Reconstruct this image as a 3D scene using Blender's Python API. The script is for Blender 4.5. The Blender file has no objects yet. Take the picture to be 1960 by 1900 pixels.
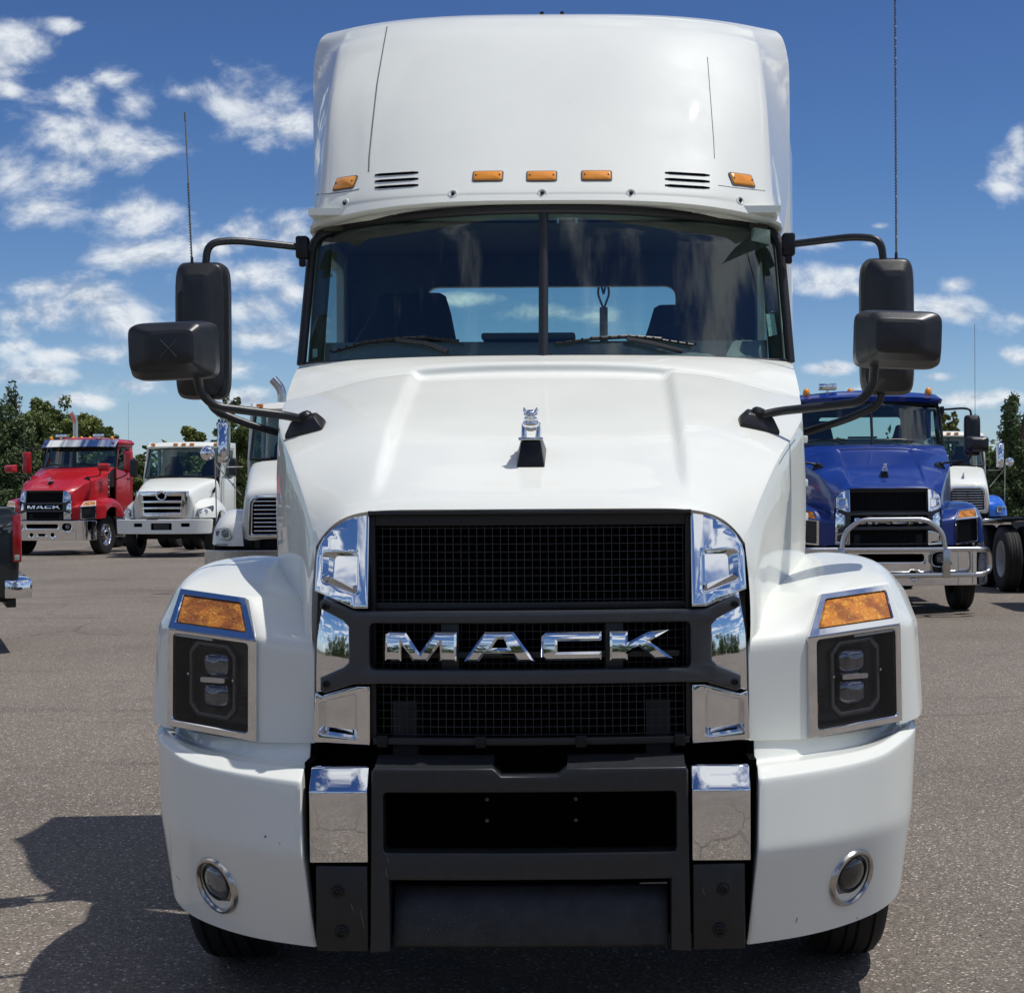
import bpy, bmesh, math, random
from mathutils import Vector, Matrix, Euler
from mathutils.bvhtree import BVHTree

random.seed(7)
SC = bpy.context.scene
COL = SC.collection
rad = math.radians

# ------------------------------------------------------------------ camera
CAMX, CAMY, H = 0.217, -5.3, 1.8      # metres; the big truck's bumper front is y = 0
FPX, VPX, VPY = 3175.0, 1140.0, 926.0  # focal length and principal point on a 1960 x 1900 sheet
ROLL = rad(0.35)
cam_data = bpy.data.cameras.new('camera')
cam = bpy.data.objects.new('camera', cam_data)
COL.objects.link(cam)
cam.matrix_world = (Matrix.Translation((CAMX, CAMY, H)) @ Matrix.Rotation(rad(90), 4, 'X')
                    @ Matrix.Rotation(-ROLL, 4, 'Z'))
cam_data.sensor_width = 36.0
cam_data.lens = FPX / 1960.0 * 36.0
cam_data.shift_x = -(VPX - 980.0) / 1960.0
cam_data.shift_y = -(950.0 - VPY) / 1960.0
cam_data.clip_start = 0.05
cam_data.clip_end = 5000.0
SC.camera = cam

# ------------------------------------------------------------------ light
TO_SUN = Vector((0.36, 0.02, 0.93)).normalized()
SUN_EL = math.asin(TO_SUN.z)
SUN_AZ = math.atan2(TO_SUN.x, TO_SUN.y)      # clockwise from +Y
SUN_STRENGTH = 3.5
SKY_STRENGTH = 0.085
sl = bpy.data.lights.new('sun', 'SUN')
sl.energy = SUN_STRENGTH
sl.angle = rad(0.53)
sl.color = (1.0, 0.965, 0.91)
so = bpy.data.objects.new('sun', sl)
so.rotation_euler = TO_SUN.to_track_quat('Z', 'Y').to_euler()
so.location = (20, 0, 60)
COL.objects.link(so)

SC.view_settings.view_transform = 'Standard'
SC.view_settings.look = 'None'
SC.view_settings.exposure = 0.0
SC.view_settings.gamma = 1.0
SC.view_settings.use_curve_mapping = False
try:
    SC.cycles.max_bounces = 10
    SC.cycles.transparent_max_bounces = 16
    SC.cycles.sample_clamp_indirect = 6.0
    SC.cycles.caustics_reflective = False
    SC.cycles.caustics_refractive = False
except Exception:
    pass

# sky with broken fair-weather cumulus; directions are tangents round +Y
CLOUDS = [  # u, v, half width, half height on the 1960 x 1900 sheet
    (28, 88, 62, 44), (125, 44, 34, 13), (8, 165, 36, 15), (150, 178, 62, 34), (222, 148, 42, 26),
    (260, 192, 60, 34), (105, 240, 90, 40), (215, 272, 105, 42), (300, 285, 50, 18),
    (360, 172, 60, 30), (455, 190, 105, 48), (545, 235, 75, 42), (20, 320, 60, 55), (120, 330, 60, 28), (90, 395, 95, 34),
    (290, 402, 84, 36), (215, 400, 30, 14), (480, 448, 70, 36), (555, 440, 60, 40), (400, 468, 90, 28), (290, 485, 80, 22),
    (460, 520, 120, 34), (150, 560, 80, 26), (90, 590, 110, 40), (240, 600, 105, 36), (30, 610, 70, 40), (480, 585, 80, 26),
    (500, 640, 90, 24), (130, 672, 110, 20), (60, 712, 80, 16), (260, 735, 70, 20), (160, 760, 80, 14), (430, 700, 60, 16), (470, 760, 70, 16),
    (1585, 535, 70, 28), (1630, 525, 40, 22), (1580, 470, 60, 20), (1670, 470, 40, 14), (1690, 436, 26, 9),
    (1800, 592, 78, 24), (1830, 548, 40, 16), (1940, 335, 30, 40), (1955, 290, 20, 40), (1930, 360, 34, 14),
    (1950, 615, 46, 22), (1955, 688, 30, 18), (1590, 707, 40, 10), (1790, 725, 34, 8), (1850, 770, 70, 14), (1940, 765, 50, 14), (1700, 760, 60, 12),
    (70, 545, 70, 20), (200, 565, 60, 16), (30, 655, 60, 16), (330, 650, 50, 14), (560, 560, 40, 26), (1830, 600, 50, 16), (1640, 555, 60, 18),
    (1045, 600, 60, 16), (1150, 610, 46, 22), (900, 570, 60, 10),
]
world = bpy.data.worlds.new('World')
SC.world = world
world.use_nodes = True
wt = world.node_tree
try:
    world.cycles.sampling_method = 'MANUAL'
    world.cycles.sample_map_resolution = 256
except Exception:
    pass
wt.nodes.clear()
WN, WL = wt.nodes, wt.links


def wn(t, **k):
    n = WN.new(t)
    for a, b in k.items():
        setattr(n, a, b)
    return n


def wmath(op, a, b=None, clamp=False):
    n = wn('ShaderNodeMath', operation=op, use_clamp=clamp)
    for i, x in enumerate((a, b)):
        if x is None:
            continue
        if isinstance(x, (int, float)):
            n.inputs[i].default_value = x
        else:
            WL.new(x, n.inputs[i])
    return n.outputs[0]


def wvec(op, a, b=None):
    n = wn('ShaderNodeVectorMath', operation=op)
    for i, x in enumerate((a, b)):
        if x is None:
            continue
        if isinstance(x, (tuple, list)):
            n.inputs[i].default_value = x
        else:
            WL.new(x, n.inputs[i])
    return n


def build_world():
    out = wn('ShaderNodeOutputWorld')
    sky = wn('ShaderNodeTexSky', sky_type='NISHITA')
    sky.sun_disc = False
    sky.sun_elevation = SUN_EL
    sky.sun_rotation = SUN_AZ
    sky.altitude = 200.0
    sky.air_density = 1.0
    sky.dust_density = 0.3
    sky.ozone_density = 1.5
    tc = wn('ShaderNodeTexCoord')
    d = tc.outputs['Generated']
    sep = wn('ShaderNodeSeparateXYZ')
    WL.new(d, sep.inputs[0])
    x, y, z = sep.outputs
    ysafe = wmath('MAXIMUM', y, 0.02)
    tx = wmath('DIVIDE', x, ysafe)
    tz = wmath('DIVIDE', z, ysafe)
    comb = wn('ShaderNodeCombineXYZ')
    WL.new(tx, comb.inputs[0])
    WL.new(tz, comb.inputs[1])
    T = comb.outputs[0]
    # fine lumps for the edges
    def fbm(vec, scale, detail, rough=0.58, dist=0.0):
        n = wn('ShaderNodeTexNoise')
        WL.new(vec, n.inputs['Vector'])
        n.inputs['Scale'].default_value = scale
        n.inputs['Detail'].default_value = detail
        n.inputs['Roughness'].default_value = rough
        n.inputs['Distortion'].default_value = dist
        return n.outputs[0]
    Ts = wvec('MULTIPLY', T, (1.0, 1.6, 1.0)).outputs[0]
    n1 = fbm(Ts, 15.0, 9.0, 0.62, 0.25)
    Ts2 = wvec('ADD', Ts, (0.0035, 0.011, 0.0)).outputs[0]
    n2 = fbm(Ts2, 15.0, 9.0, 0.62, 0.25)
    big = None
    for (u, v, a, b) in CLOUDS:
        cx, cz = (u - VPX) / FPX, (VPY - v) / FPX
        p = wvec('SUBTRACT', T, (cx, cz, 0.0)).outputs[0]
        p = wvec('MULTIPLY', p, (FPX / (a * 1.42), FPX / (b * 1.5), 0.0)).outputs[0]
        ln = wvec('LENGTH', p).outputs['Value']
        big = ln if big is None else wmath('SMOOTH_MIN', big, ln)
        if big is not ln:
            big.node.inputs[2].default_value = 0.35
    body = wmath('SUBTRACT', 1.0, big)              # 1 in the heart of a cloud, below 0 outside
    def dens(n):
        a = wmath('MULTIPLY', wmath('SUBTRACT', n, 0.51), 4.4)
        return wmath('ADD', wmath('MULTIPLY', body, 1.3), a)
    dA = dens(n1)
    # the rest of the sky: scattered clouds on a flat layer overhead
    zs = wmath('MAXIMUM', z, 0.03)
    c2 = wn('ShaderNodeCombineXYZ')
    WL.new(wmath('DIVIDE', x, zs), c2.inputs[0])
    WL.new(wmath('DIVIDE', y, zs), c2.inputs[1])
    g1 = fbm(c2.outputs[0], 0.9, 8.0, 0.6, 0.1)
    gden = wmath('MULTIPLY', wmath('SUBTRACT', g1, 0.490), 8.0)  # cover of this unseen layer is raised for more fill light
    # inside the cone the photograph shows, the listed clouds; elsewhere the layer
    rr_ = wvec('LENGTH', wvec('MULTIPLY', wvec('SUBTRACT', T, (-0.05, 0.12, 0)).outputs[0], (1.9, 2.6, 0)).outputs[0]).outputs['Value']
    mrn = wn('ShaderNodeMapRange', interpolation_type='SMOOTHSTEP')
    WL.new(rr_, mrn.inputs[0])
    mrn.inputs[1].default_value = 0.95
    mrn.inputs[2].default_value = 1.30
    mrn.inputs[3].default_value = 1.0
    mrn.inputs[4].default_value = 0.0
    near = wmath('MULTIPLY', wmath('GREATER_THAN', y, 0.05), mrn.outputs[0])
    # deep clear blue overhead, paler blue towards the horizon (scaled by the strength)
    skys = wn('ShaderNodeMix', data_type='RGBA', blend_type='MULTIPLY')
    skys.inputs['Factor'].default_value = 1.0
    WL.new(sky.outputs[0], skys.inputs['A'])
    cr = wn('ShaderNodeValToRGB')
    WL.new(z, cr.inputs[0])
    s = SKY_STRENGTH
    st = [(0.0, (0.80, 1.02, 1.44)), (0.05, (0.70, 0.91, 1.28)), (0.10, (0.54, 0.73, 1.06)), (0.18, (0.42, 0.62, 0.95)), (0.27, (0.37, 0.54, 0.87)), (1.0, (0.34, 0.51, 0.85))]
    while len(cr.color_ramp.elements) < len(st):
        cr.color_ramp.elements.new(0.5)
    for e, (p_, c_) in zip(cr.color_ramp.elements, st):
        e.position = p_
        e.color = (c_[0] * s, c_[1] * s, c_[2] * s, 1)
    WL.new(cr.outputs[0], skys.inputs['B'])
    # clouds fade away just above the horizon
    hz = wn('ShaderNodeMapRange')
    WL.new(z, hz.inputs[0])
    hz.inputs[1].default_value = 0.0
    hz.inputs[2].default_value = 0.03

    def cloudy(density, relief, hi=(0.82, 0.86, 0.90, 1), soft=0.95):
        mr = wn('ShaderNodeMapRange', interpolation_type='SMOOTHSTEP')
        WL.new(density, mr.inputs[0])
        mr.inputs[1].default_value = 0.0
        mr.inputs[2].default_value = soft
        fac = wmath('MULTIPLY', wmath('MULTIPLY', mr.outputs[0], 0.93), hz.outputs[0])
        core = wmath('MULTIPLY', wmath('MAXIMUM', density, 0.0), -0.16)
        sh = wmath('ADD', wmath('ADD', relief, 0.78) if relief is not None else 0.80, core, clamp=True)
        ramp = wn('ShaderNodeMix', data_type='RGBA')
        WL.new(sh, ramp.inputs['Factor'])
        ramp.inputs['A'].default_value = (0.40, 0.475, 0.60, 1)
        ramp.inputs['B'].default_value = hi
        mix = wn('ShaderNodeMix', data_type='RGBA')
        WL.new(fac, mix.inputs['Factor'])
        WL.new(skys.outputs['Result'], mix.inputs['A'])
        WL.new(ramp.outputs['Result'], mix.inputs['B'])
        bg = wn('ShaderNodeBackground')
        WL.new(mix.outputs['Result'], bg.inputs['Color'])
        return bg.outputs[0]
    rel = wmath('MULTIPLY', wmath('SUBTRACT', n1, n2), 7.0)
    ms = wn('ShaderNodeMixShader')
    WL.new(near, ms.inputs[0])
    WL.new(cloudy(gden, None, (1.15, 1.15, 1.13, 1)), ms.inputs[1])  # out-of-view clouds made brighter than the visible ones, to add fill light
    WL.new(cloudy(dA, rel, soft=1.35), ms.inputs[2])
    WL.new(ms.outputs[0], out.inputs[0])


build_world()


# ------------------------------------------------------------------ helpers
def unroll(u, v):
    x, y = u - VPX, VPY - v
    c, s = math.cos(ROLL), math.sin(ROLL)
    return x * c + y * s, -x * s + y * c


def P(u, v, Y):
    """point at depth Y (metres behind the bumper) seen at sheet position u, v"""
    a, b = unroll(u, v)
    k = (Y - CAMY) / FPX
    return Vector((CAMX + a * k, Y, H + b * k))


def lerp(a, b, t):
    return a + (b - a) * t


def interp(keys, t):
    """Catmull-Rom through tuples, t in 0..len-1"""
    n = len(keys)
    i = max(0, min(n - 2, int(math.floor(t))))
    f = t - i
    p0, p1, p2, p3 = keys[max(0, i - 1)], keys[i], keys[i + 1], keys[min(n - 1, i + 2)]
    r = []
    for a, b, c, d in zip(p0, p1, p2, p3):
        m1, m2 = (c - a) * 0.5, (d - b) * 0.5
        r.append((2 * f**3 - 3 * f**2 + 1) * b + (f**3 - 2 * f**2 + f) * m1 + (-2 * f**3 + 3 * f**2) * c + (f**3 - f**2) * m2)
    return r


def link(name, me, mat, parent):
    o = bpy.data.objects.new(name, me)
    if mat is not None:
        me.materials.append(mat)
    COL.objects.link(o)
    if parent is not None:
        o.parent = parent
    return o


def smooth(me, ang=35):
    me.shade_smooth()
    me.set_sharp_from_angle(angle=rad(ang))


def mesh(name, verts, faces, mat, parent=None, ang=35, merge=0.0):
    me = bpy.data.meshes.new(name)
    me.from_pydata([tuple(v) for v in verts], [], faces)
    if merge:
        bm = bmesh.new()
        bm.from_mesh(me)
        bmesh.ops.remove_doubles(bm, verts=bm.verts, dist=merge)
        bmesh.ops.recalc_face_normals(bm, faces=bm.faces)
        bm.to_mesh(me)
        bm.free()
    me.update()
    smooth(me, ang)
    return link(name, me, mat, parent)


class MB:
    """collects simple solids into one mesh"""
    def __init__(s):
        s.v, s.f = [], []

    def add(s, vs, fs):
        n = len(s.v)
        s.v += [Vector(v) for v in vs]
        s.f += [tuple(i + n for i in f) for f in fs]
        return s

    def box(s, c, d, rot=None):
        c = Vector(c)
        vs = []
        for x in (-1, 1):
            for y in (-1, 1):
                for z in (-1, 1):
                    p = Vector((x * d[0] / 2, y * d[1] / 2, z * d[2] / 2))
                    if rot is not None:
                        p = rot @ p
                    vs.append(c + p)
        return s.add(vs, [(0, 1, 3, 2), (4, 6, 7, 5), (0, 4, 5, 1), (2, 3, 7, 6), (0, 2, 6, 4), (1, 5, 7, 3)])

    def tube(s, pts, r, n=10, cap=True):
        pts = [Vector(p) for p in pts]
        rs = r if isinstance(r, (list, tuple)) else [r] * len(pts)
        up = None
        vs, fs = [], []
        for i, p in enumerate(pts):
            t = (pts[min(i + 1, len(pts) - 1)] - pts[max(i - 1, 0)]).normalized()
            if up is None:
                up = t.orthogonal().normalized()
            up = (up - t * up.dot(t))
            up = up.normalized() if up.length > 1e-6 else t.orthogonal().normalized()
            w = t.cross(up)
            for k in range(n):
                a = 2 * math.pi * k / n
                vs.append(p + (up * math.cos(a) + w * math.sin(a)) * rs[i])
        for i in range(len(pts) - 1):
            for k in range(n):
                k2 = (k + 1) % n
                fs.append((i * n + k, i * n + k2, (i + 1) * n + k2, (i + 1) * n + k))
        if cap:
            fs.append(tuple(range(n - 1, -1, -1)))
            fs.append(tuple((len(pts) - 1) * n + k for k in range(n)))
        return s.add(vs, fs)

    def lathe(s, prof, axis_o, axis_d, n=32, close=False):
        """prof: list of (radius, along)"""
        o, a = Vector(axis_o), Vector(axis_d).normalized()
        u = a.orthogonal().normalized()
        w = a.cross(u)
        vs, fs = [], []
        for (r, h) in prof:
            for k in range(n):
                t = 2 * math.pi * k / n
                vs.append(o + a * h + (u * math.cos(t) + w * math.sin(t)) * r)
        for i in range(len(prof) - 1):
            for k in range(n):
                k2 = (k + 1) % n
                fs.append((i * n + k, i * n + k2, (i + 1) * n + k2, (i + 1) * n + k))
        return s.add(vs, fs)

    def rings(s, rings, cap=True):
        """rings: list of equal-length point loops, skinned together"""
        n = len(rings[0])
        vs = [Vector(p) for r in rings for p in r]
        fs = []
        for i in range(len(rings) - 1):
            for k in range(n):
                k2 = (k + 1) % n
                fs.append((i * n + k, i * n + k2, (i + 1) * n + k2, (i + 1) * n + k))
        if cap:
            fs.append(tuple(range(n - 1, -1, -1)))
            fs.append(tuple((len(rings) - 1) * n + k for k in range(n)))
        return s.add(vs, fs)

    def ball(s, c, r, nu=12, nv=8):
        c = Vector(c)
        r = (r, r, r) if isinstance(r, (int, float)) else r
        rs = []
        for j in range(1, nv):
            t = math.pi * j / nv
            rs.append([c + Vector((r[0] * math.sin(t) * math.cos(2 * math.pi * k / nu),
                                   r[1] * math.sin(t) * math.sin(2 * math.pi * k / nu),
                                   -r[2] * math.cos(t))) for k in range(nu)])
        return s.rings(rs)

    def build(s, name, mat, parent=None, ang=35, bevel=0.0, bevang=40, segs=2):
        me = bpy.data.meshes.new(name)
        me.from_pydata([tuple(v) for v in s.v], [], s.f)
        bm = bmesh.new()
        bm.from_mesh(me)
        bmesh.ops.recalc_face_normals(bm, faces=bm.faces)
        if bevel:
            es = [e for e in bm.edges if len(e.link_faces) == 2 and e.calc_face_angle(0) > rad(bevang)]
            bmesh.ops.bevel(bm, geom=es, offset=bevel, segments=segs, profile=0.5, affect='EDGES', clamp_overlap=True)
        bm.to_mesh(me)
        bm.free()
        smooth(me, ang)
        return link(name, me, mat, parent)


def tighten(rs, e=0.10):
    """extra loops next to each ring so that edges between facets stay crisp under smooth shading"""
    out = [rs[0]]
    for a, b in zip(rs[:-1], rs[1:]):
        out.append([Vector(p).lerp(Vector(q), e) for p, q in zip(a, b)])
        out.append([Vector(p).lerp(Vector(q), 1 - e) for p, q in zip(a, b)])
        out.append(b)
    return out


def ring(c, hx, hz, r=0.5, axis='Y', n=28, rot=0.0):
    """rounded-rectangle loop round c: superellipse-like with corner fraction r"""
    pts = []
    e = 2.0 / (2.0 + (1 - r) * 8.0)
    for k in range(n):
        t = 2 * math.pi * (k + 0.5) / n
        ct, st = math.cos(t), math.sin(t)
        a = math.copysign(abs(ct) ** e, ct) * hx
        b = math.copysign(abs(st) ** e, st) * hz
        if rot:
            a, b = a * math.cos(rot) - b * math.sin(rot), a * math.sin(rot) + b * math.cos(rot)
        if axis == 'Y':
            pts.append(Vector((c[0] + a, c[1], c[2] + b)))
        elif axis == 'X':
            pts.append(Vector((c[0], c[1] + a, c[2] + b)))
        else:
            pts.append(Vector((c[0] + a, c[1] + b, c[2])))
    return pts


def rounded(poly, r, n=4):
    """round the corners of a 2D polygon; r a number or per-corner list"""
    out = []
    m = len(poly)
    for i in range(m):
        p = Vector(poly[i]); a = Vector(poly[i - 1]); b = Vector(poly[(i + 1) % m])
        rr = r[i] if isinstance(r, (list, tuple)) else r
        if rr <= 0:
            out.append(tuple(p)); continue
        da, db = (a - p), (b - p)
        k = min(rr, da.length * 0.45, db.length * 0.45)
        p1, p2 = p + da.normalized() * k, p + db.normalized() * k
        for j in range(n + 1):
            t = j / n
            out.append(tuple((1 - t)**2 * p1 + 2 * t * (1 - t) * p + t * t * p2))
    return out


def plate(name, loops, y0, depth, mat, parent=None, bevel=0.003, axis='Y', bend=None, cut=0.0, cutz=0.0, sub=None, ang=30, outer=1, bres=2):
    """solid plate from 2D loops (first outer, rest holes), facing -axis; bend(p)->p afterwards"""
    cu = bpy.data.curves.new('tmp', 'CURVE')
    cu.dimensions = '2D'
    cu.fill_mode = 'BOTH'
    for lp in loops:
        sp = cu.splines.new('POLY')
        sp.points.add(len(lp) - 1)
        for q, (a, b) in zip(sp.points, lp):
            q.co = (a, b, 0, 1)
        sp.use_cyclic_u = True
    cu.extrude = max(depth / 2 - bevel, 0.0001)
    cu.bevel_depth = bevel
    cu.bevel_resolution = bres
    cu.offset = -bevel
    ob = bpy.data.objects.new('tmp', cu)
    me = bpy.data.meshes.new_from_object(ob)
    bpy.data.objects.remove(ob)
    bpy.data.curves.remove(cu)
    me.name = name
    for v in me.vertices:
        a, b, c = v.co
        if axis == 'Y':
            v.co = (a, y0 + depth / 2 - c, b)     # front face at y0
        elif axis == 'X':
            v.co = (y0 + c, a, b)
        else:
            v.co = (a, b, y0 + c)
    bm = bmesh.new()
    bm.from_mesh(me)
    bmesh.ops.remove_doubles(bm, verts=bm.verts, dist=0.00005)
    if cut:
        xs = [v.co.x for v in bm.verts]
        x = math.ceil(min(xs) / cut) * cut
        while x < max(xs):
            bmesh.ops.bisect_plane(bm, geom=bm.verts[:] + bm.edges[:] + bm.faces[:], plane_co=(x + 1e-5, 0, 0), plane_no=(1, 0, 0))
            x += cut
    if cutz:
        zs = [v.co.z for v in bm.verts]
        z = math.ceil(min(zs) / cutz) * cutz
        while z < max(zs):
            bmesh.ops.bisect_plane(bm, geom=bm.verts[:] + bm.edges[:] + bm.faces[:], plane_co=(0, 0, z + 1e-5), plane_no=(0, 0, 1))
            z += cutz
    if bend:
        for v in bm.verts:
            v.co = bend(v.co)
    bmesh.ops.recalc_face_normals(bm, faces=bm.faces)
    bm.to_mesh(me)
    bm.free()
    me.materials.clear()
    smooth(me, ang)
    return link(name, me, mat, parent)


def cage(name, rows, mat, parent=None, crease=None, levels=3, thick=0.0, flip=False, ang=60, extra=None):
    """subdivision surface from a grid of control points; crease: dict{('r',i) or ('c',j): weight}"""
    nr, nc = len(rows), len(rows[0])
    vs = [Vector(p) for r in rows for p in r]
    fs = []
    for i in range(nr - 1):
        for j in range(nc - 1):
            f = (i * nc + j, i * nc + j + 1, (i + 1) * nc + j + 1, (i + 1) * nc + j)
            fs.append(f[::-1] if flip else f)
    me = bpy.data.meshes.new(name)
    me.from_pydata([tuple(v) for v in vs], [], fs)
    crease = crease or {}
    at = me.attributes.new('crease_edge', 'FLOAT', 'EDGE')
    for e in me.edges:
        a, b = e.vertices
        ra, ca, rb, cb = a // nc, a % nc, b // nc, b % nc
        w = 0.0
        if ra == rb:
            w = crease.get(('r', ra), 0.0)
            w = max(w, crease.get(('r', ra, min(ca, cb)), 0.0))
            if ra in (0, nr - 1):
                w = max(w, 0.0)
        else:
            w = crease.get(('c', ca), 0.0)
            w = max(w, crease.get(('c', ca, min(ra, rb)), 0.0))
        at.data[e.index].value = w
    o = link(name, me, mat, parent)
    m = o.modifiers.new('s', 'SUBSURF')
    m.levels = m.render_levels = levels
    m.boundary_smooth = 'PRESERVE_CORNERS'
    if thick:
        t = o.modifiers.new('t', 'SOLIDIFY')
        t.thickness = thick
        t.offset = -1
    return bake(o, ang)


def bake(o, ang=60):
    dg = bpy.context.evaluated_depsgraph_get()
    dg.update()
    me2 = bpy.data.meshes.new_from_object(o.evaluated_get(dg))
    me2.name = o.data.name
    o.modifiers.clear()
    old = o.data
    o.data = me2
    bpy.data.meshes.remove(old)
    smooth(me2, ang)
    return o


def bvh(objs):
    vs, fs = [], []
    for o in objs:
        n = len(vs)
        vs += [v.co.copy() for v in o.data.vertices]
        fs += [tuple(i + n for i in p.vertices) for p in o.data.polygons]
    return BVHTree.FromPolygons(vs, fs)


CAMP = Vector((CAMX, CAMY, H))


def hit(tree, u, v):
    d = (P(u, v, 0) - CAMP).normalized()
    loc, nor, _, _ = tree.ray_cast(CAMP, d)
    if loc is None:
        return P(u, v, 1.9), Vector((0, -1, 0))
    if nor.dot(d) > 0:
        nor = -nor
    return loc, nor


def frame_at(loc, nor, up=(0, 0, 1)):
    """matrix whose local -Y is the outward normal, Z up along the surface"""
    y = -nor.normalized()
    z = Vector(up)
    z = (z - y * z.dot(y)).normalized()
    x = y.cross(z)
    m = Matrix((x, y, z)).transposed().to_4x4()
    m.translation = loc
    return m


def xform(o, m):
    o.data.transform(m)
    return o


def empty(name, loc=(0, 0, 0), rz=0.0):
    o = bpy.data.objects.new(name, None)
    o.location = loc
    o.rotation_euler = (0, 0, rz)
    o.empty_display_size = 0.2
    COL.objects.link(o)
    return o


def tag(o, label=None, cat=None, group=None, kind=None):
    for k, v in (('label', label), ('category', cat), ('group', group), ('kind', kind)):
        if v:
            o[k] = v
    return o


# ------------------------------------------------------------------ materials
def nodes(name):
    m = bpy.data.materials.new(name)
    m.use_nodes = True
    t = m.node_tree
    return m, t, t.nodes['Principled BSDF']


def setp(b, **k):
    names = {'base': 'Base Color', 'rough': 'Roughness', 'metal': 'Metallic', 'coat': 'Coat Weight', 'coatr': 'Coat Roughness',
             'spec': 'Specular IOR Level', 'trans': 'Transmission Weight', 'ior': 'IOR', 'alpha': 'Alpha', 'sheen': 'Sheen Weight'}
    for a, v in k.items():
        b.inputs[names[a]].default_value = (*v, 1.0) if isinstance(v, tuple) else v


def tnoise(t, scale, detail=4, rough=0.55, coord='Object', sc=(1, 1, 1)):
    tc = t.nodes.new('ShaderNodeTexCoord')
    mp = t.nodes.new('ShaderNodeMapping')
    mp.inputs['Scale'].default_value = sc
    t.links.new(tc.outputs[coord], mp.inputs[0])
    n = t.nodes.new('ShaderNodeTexNoise')
    n.inputs['Scale'].default_value = scale
    n.inputs['Detail'].default_value = detail
    n.inputs['Roughness'].default_value = rough
    t.links.new(mp.outputs[0], n.inputs['Vector'])
    return n.outputs[0]


def ramp(t, fac, stops):
    r = t.nodes.new('ShaderNodeValToRGB')
    cr = r.color_ramp
    while len(cr.elements) < len(stops):
        cr.elements.new(0.5)
    for e, (p, c) in zip(cr.elements, stops):
        e.position = p
        e.color = (*c, 1) if len(c) == 3 else c
    t.links.new(fac, r.inputs[0])
    return r.outputs[0]


def bump(t, b, h, strength=0.1, dist=0.01):
    n = t.nodes.new('ShaderNodeBump')
    n.inputs['Strength'].default_value = strength
    n.inputs['Distance'].default_value = dist
    t.links.new(h, n.inputs['Height'])
    t.links.new(n.outputs[0], b.inputs['Normal'])
    return n


def paint(name, col, rough=0.5, var=0.03, dirt=True):
    m, t, b = nodes(name)
    setp(b, rough=rough, coat=0.75, coatr=0.025, spec=0.25)
    n = tnoise(t, 2.3, 6, 0.65)
    a = tuple(c * (1 - var) for c in col)
    c1 = ramp(t, n, [(0.35, a), (0.65, col)])
    if dirt:   # faint grime and bug specks
        n2 = tnoise(t, 70, 3, 0.6)
        sp = ramp(t, n2, [(0.0, (1, 1, 1)), (0.69, (1, 1, 1)), (0.76, (0.62, 0.60, 0.56))])
        mx = t.nodes.new('ShaderNodeMix')
        mx.data_type = 'RGBA'
        mx.blend_type = 'MULTIPLY'
        mx.inputs['Factor'].default_value = 0.5
        t.links.new(c1, mx.inputs['A'])
        t.links.new(sp, mx.inputs['B'])
        c1 = mx.outputs['Result']
    t.links.new(c1, b.inputs['Base Color'])
    n3 = tnoise(t, 3.0, 5, 0.6)
    rr = ramp(t, n3, [(0.3, (rough * 0.85,) * 3), (0.7, (rough * 1.2,) * 3)])
    t.links.new(rr, b.inputs['Roughness'])
    n4 = tnoise(t, 2.2, 2, 0.5)
    bump(t, b, n4, 0.12, 0.01)
    return m


def plain(name, col, rough=0.5, metal=0.0, noise=0.0, nscale=60, bmp=0.0, coat=0.0, spec=0.5):
    m, t, b = nodes(name)
    setp(b, base=col, rough=rough, metal=metal, coat=coat, spec=spec)
    if noise:
        n = tnoise(t, nscale, 5, 0.6)
        c = ramp(t, n, [(0.3, tuple(x * (1 - noise) for x in col)), (0.7, tuple(min(1, x * (1 + noise)) for x in col))])
        t.links.new(c, b.inputs['Base Color'])
    if bmp:
        n = tnoise(t, nscale * 2, 3, 0.6)
        bump(t, b, n, bmp, 0.002)
    return m


def glass(name, tint, refl=0.9, rough=0.0, f0=0.055):
    """tinted pane: passes light straight through and reflects by angle"""
    m = bpy.data.materials.new(name)
    m.use_nodes = True
    t = m.node_tree
    t.nodes.clear()
    out = t.nodes.new('ShaderNodeOutputMaterial')
    tr = t.nodes.new('ShaderNodeBsdfTransparent')
    tr.inputs[0].default_value = (*tint, 1)
    gl = t.nodes.new('ShaderNodeBsdfGlossy')
    gl.inputs['Roughness'].default_value = rough
    gl.inputs['Color'].default_value = (refl * 0.90, refl * 0.97, refl, 1)
    fr = t.nodes.new('ShaderNodeFresnel')
    geo = t.nodes.new('ShaderNodeNewGeometry')      # same reflectance from either side of the thin pane
    ior = t.nodes.new('ShaderNodeMath')
    ior.operation = 'MULTIPLY_ADD'
    ior.inputs[1].default_value = 1 / 1.5 - 1.5
    ior.inputs[2].default_value = 1.5
    t.links.new(geo.outputs['Backfacing'], ior.inputs[0])
    t.links.new(ior.outputs[0], fr.inputs['IOR'])
    mul = t.nodes.new('ShaderNodeMath')
    mul.operation = 'MULTIPLY_ADD'
    mul.inputs[1].default_value = 1.0
    mul.inputs[2].default_value = f0
    t.links.new(fr.outputs[0], mul.inputs[0])
    mx = t.nodes.new('ShaderNodeMixShader')
    t.links.new(mul.outputs[0], mx.inputs[0])
    t.links.new(tr.outputs[0], mx.inputs[1])
    t.links.new(gl.outputs[0], mx.inputs[2])
    t.links.new(mx.outputs[0], out.inputs[0])
    return m


M = {}


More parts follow.
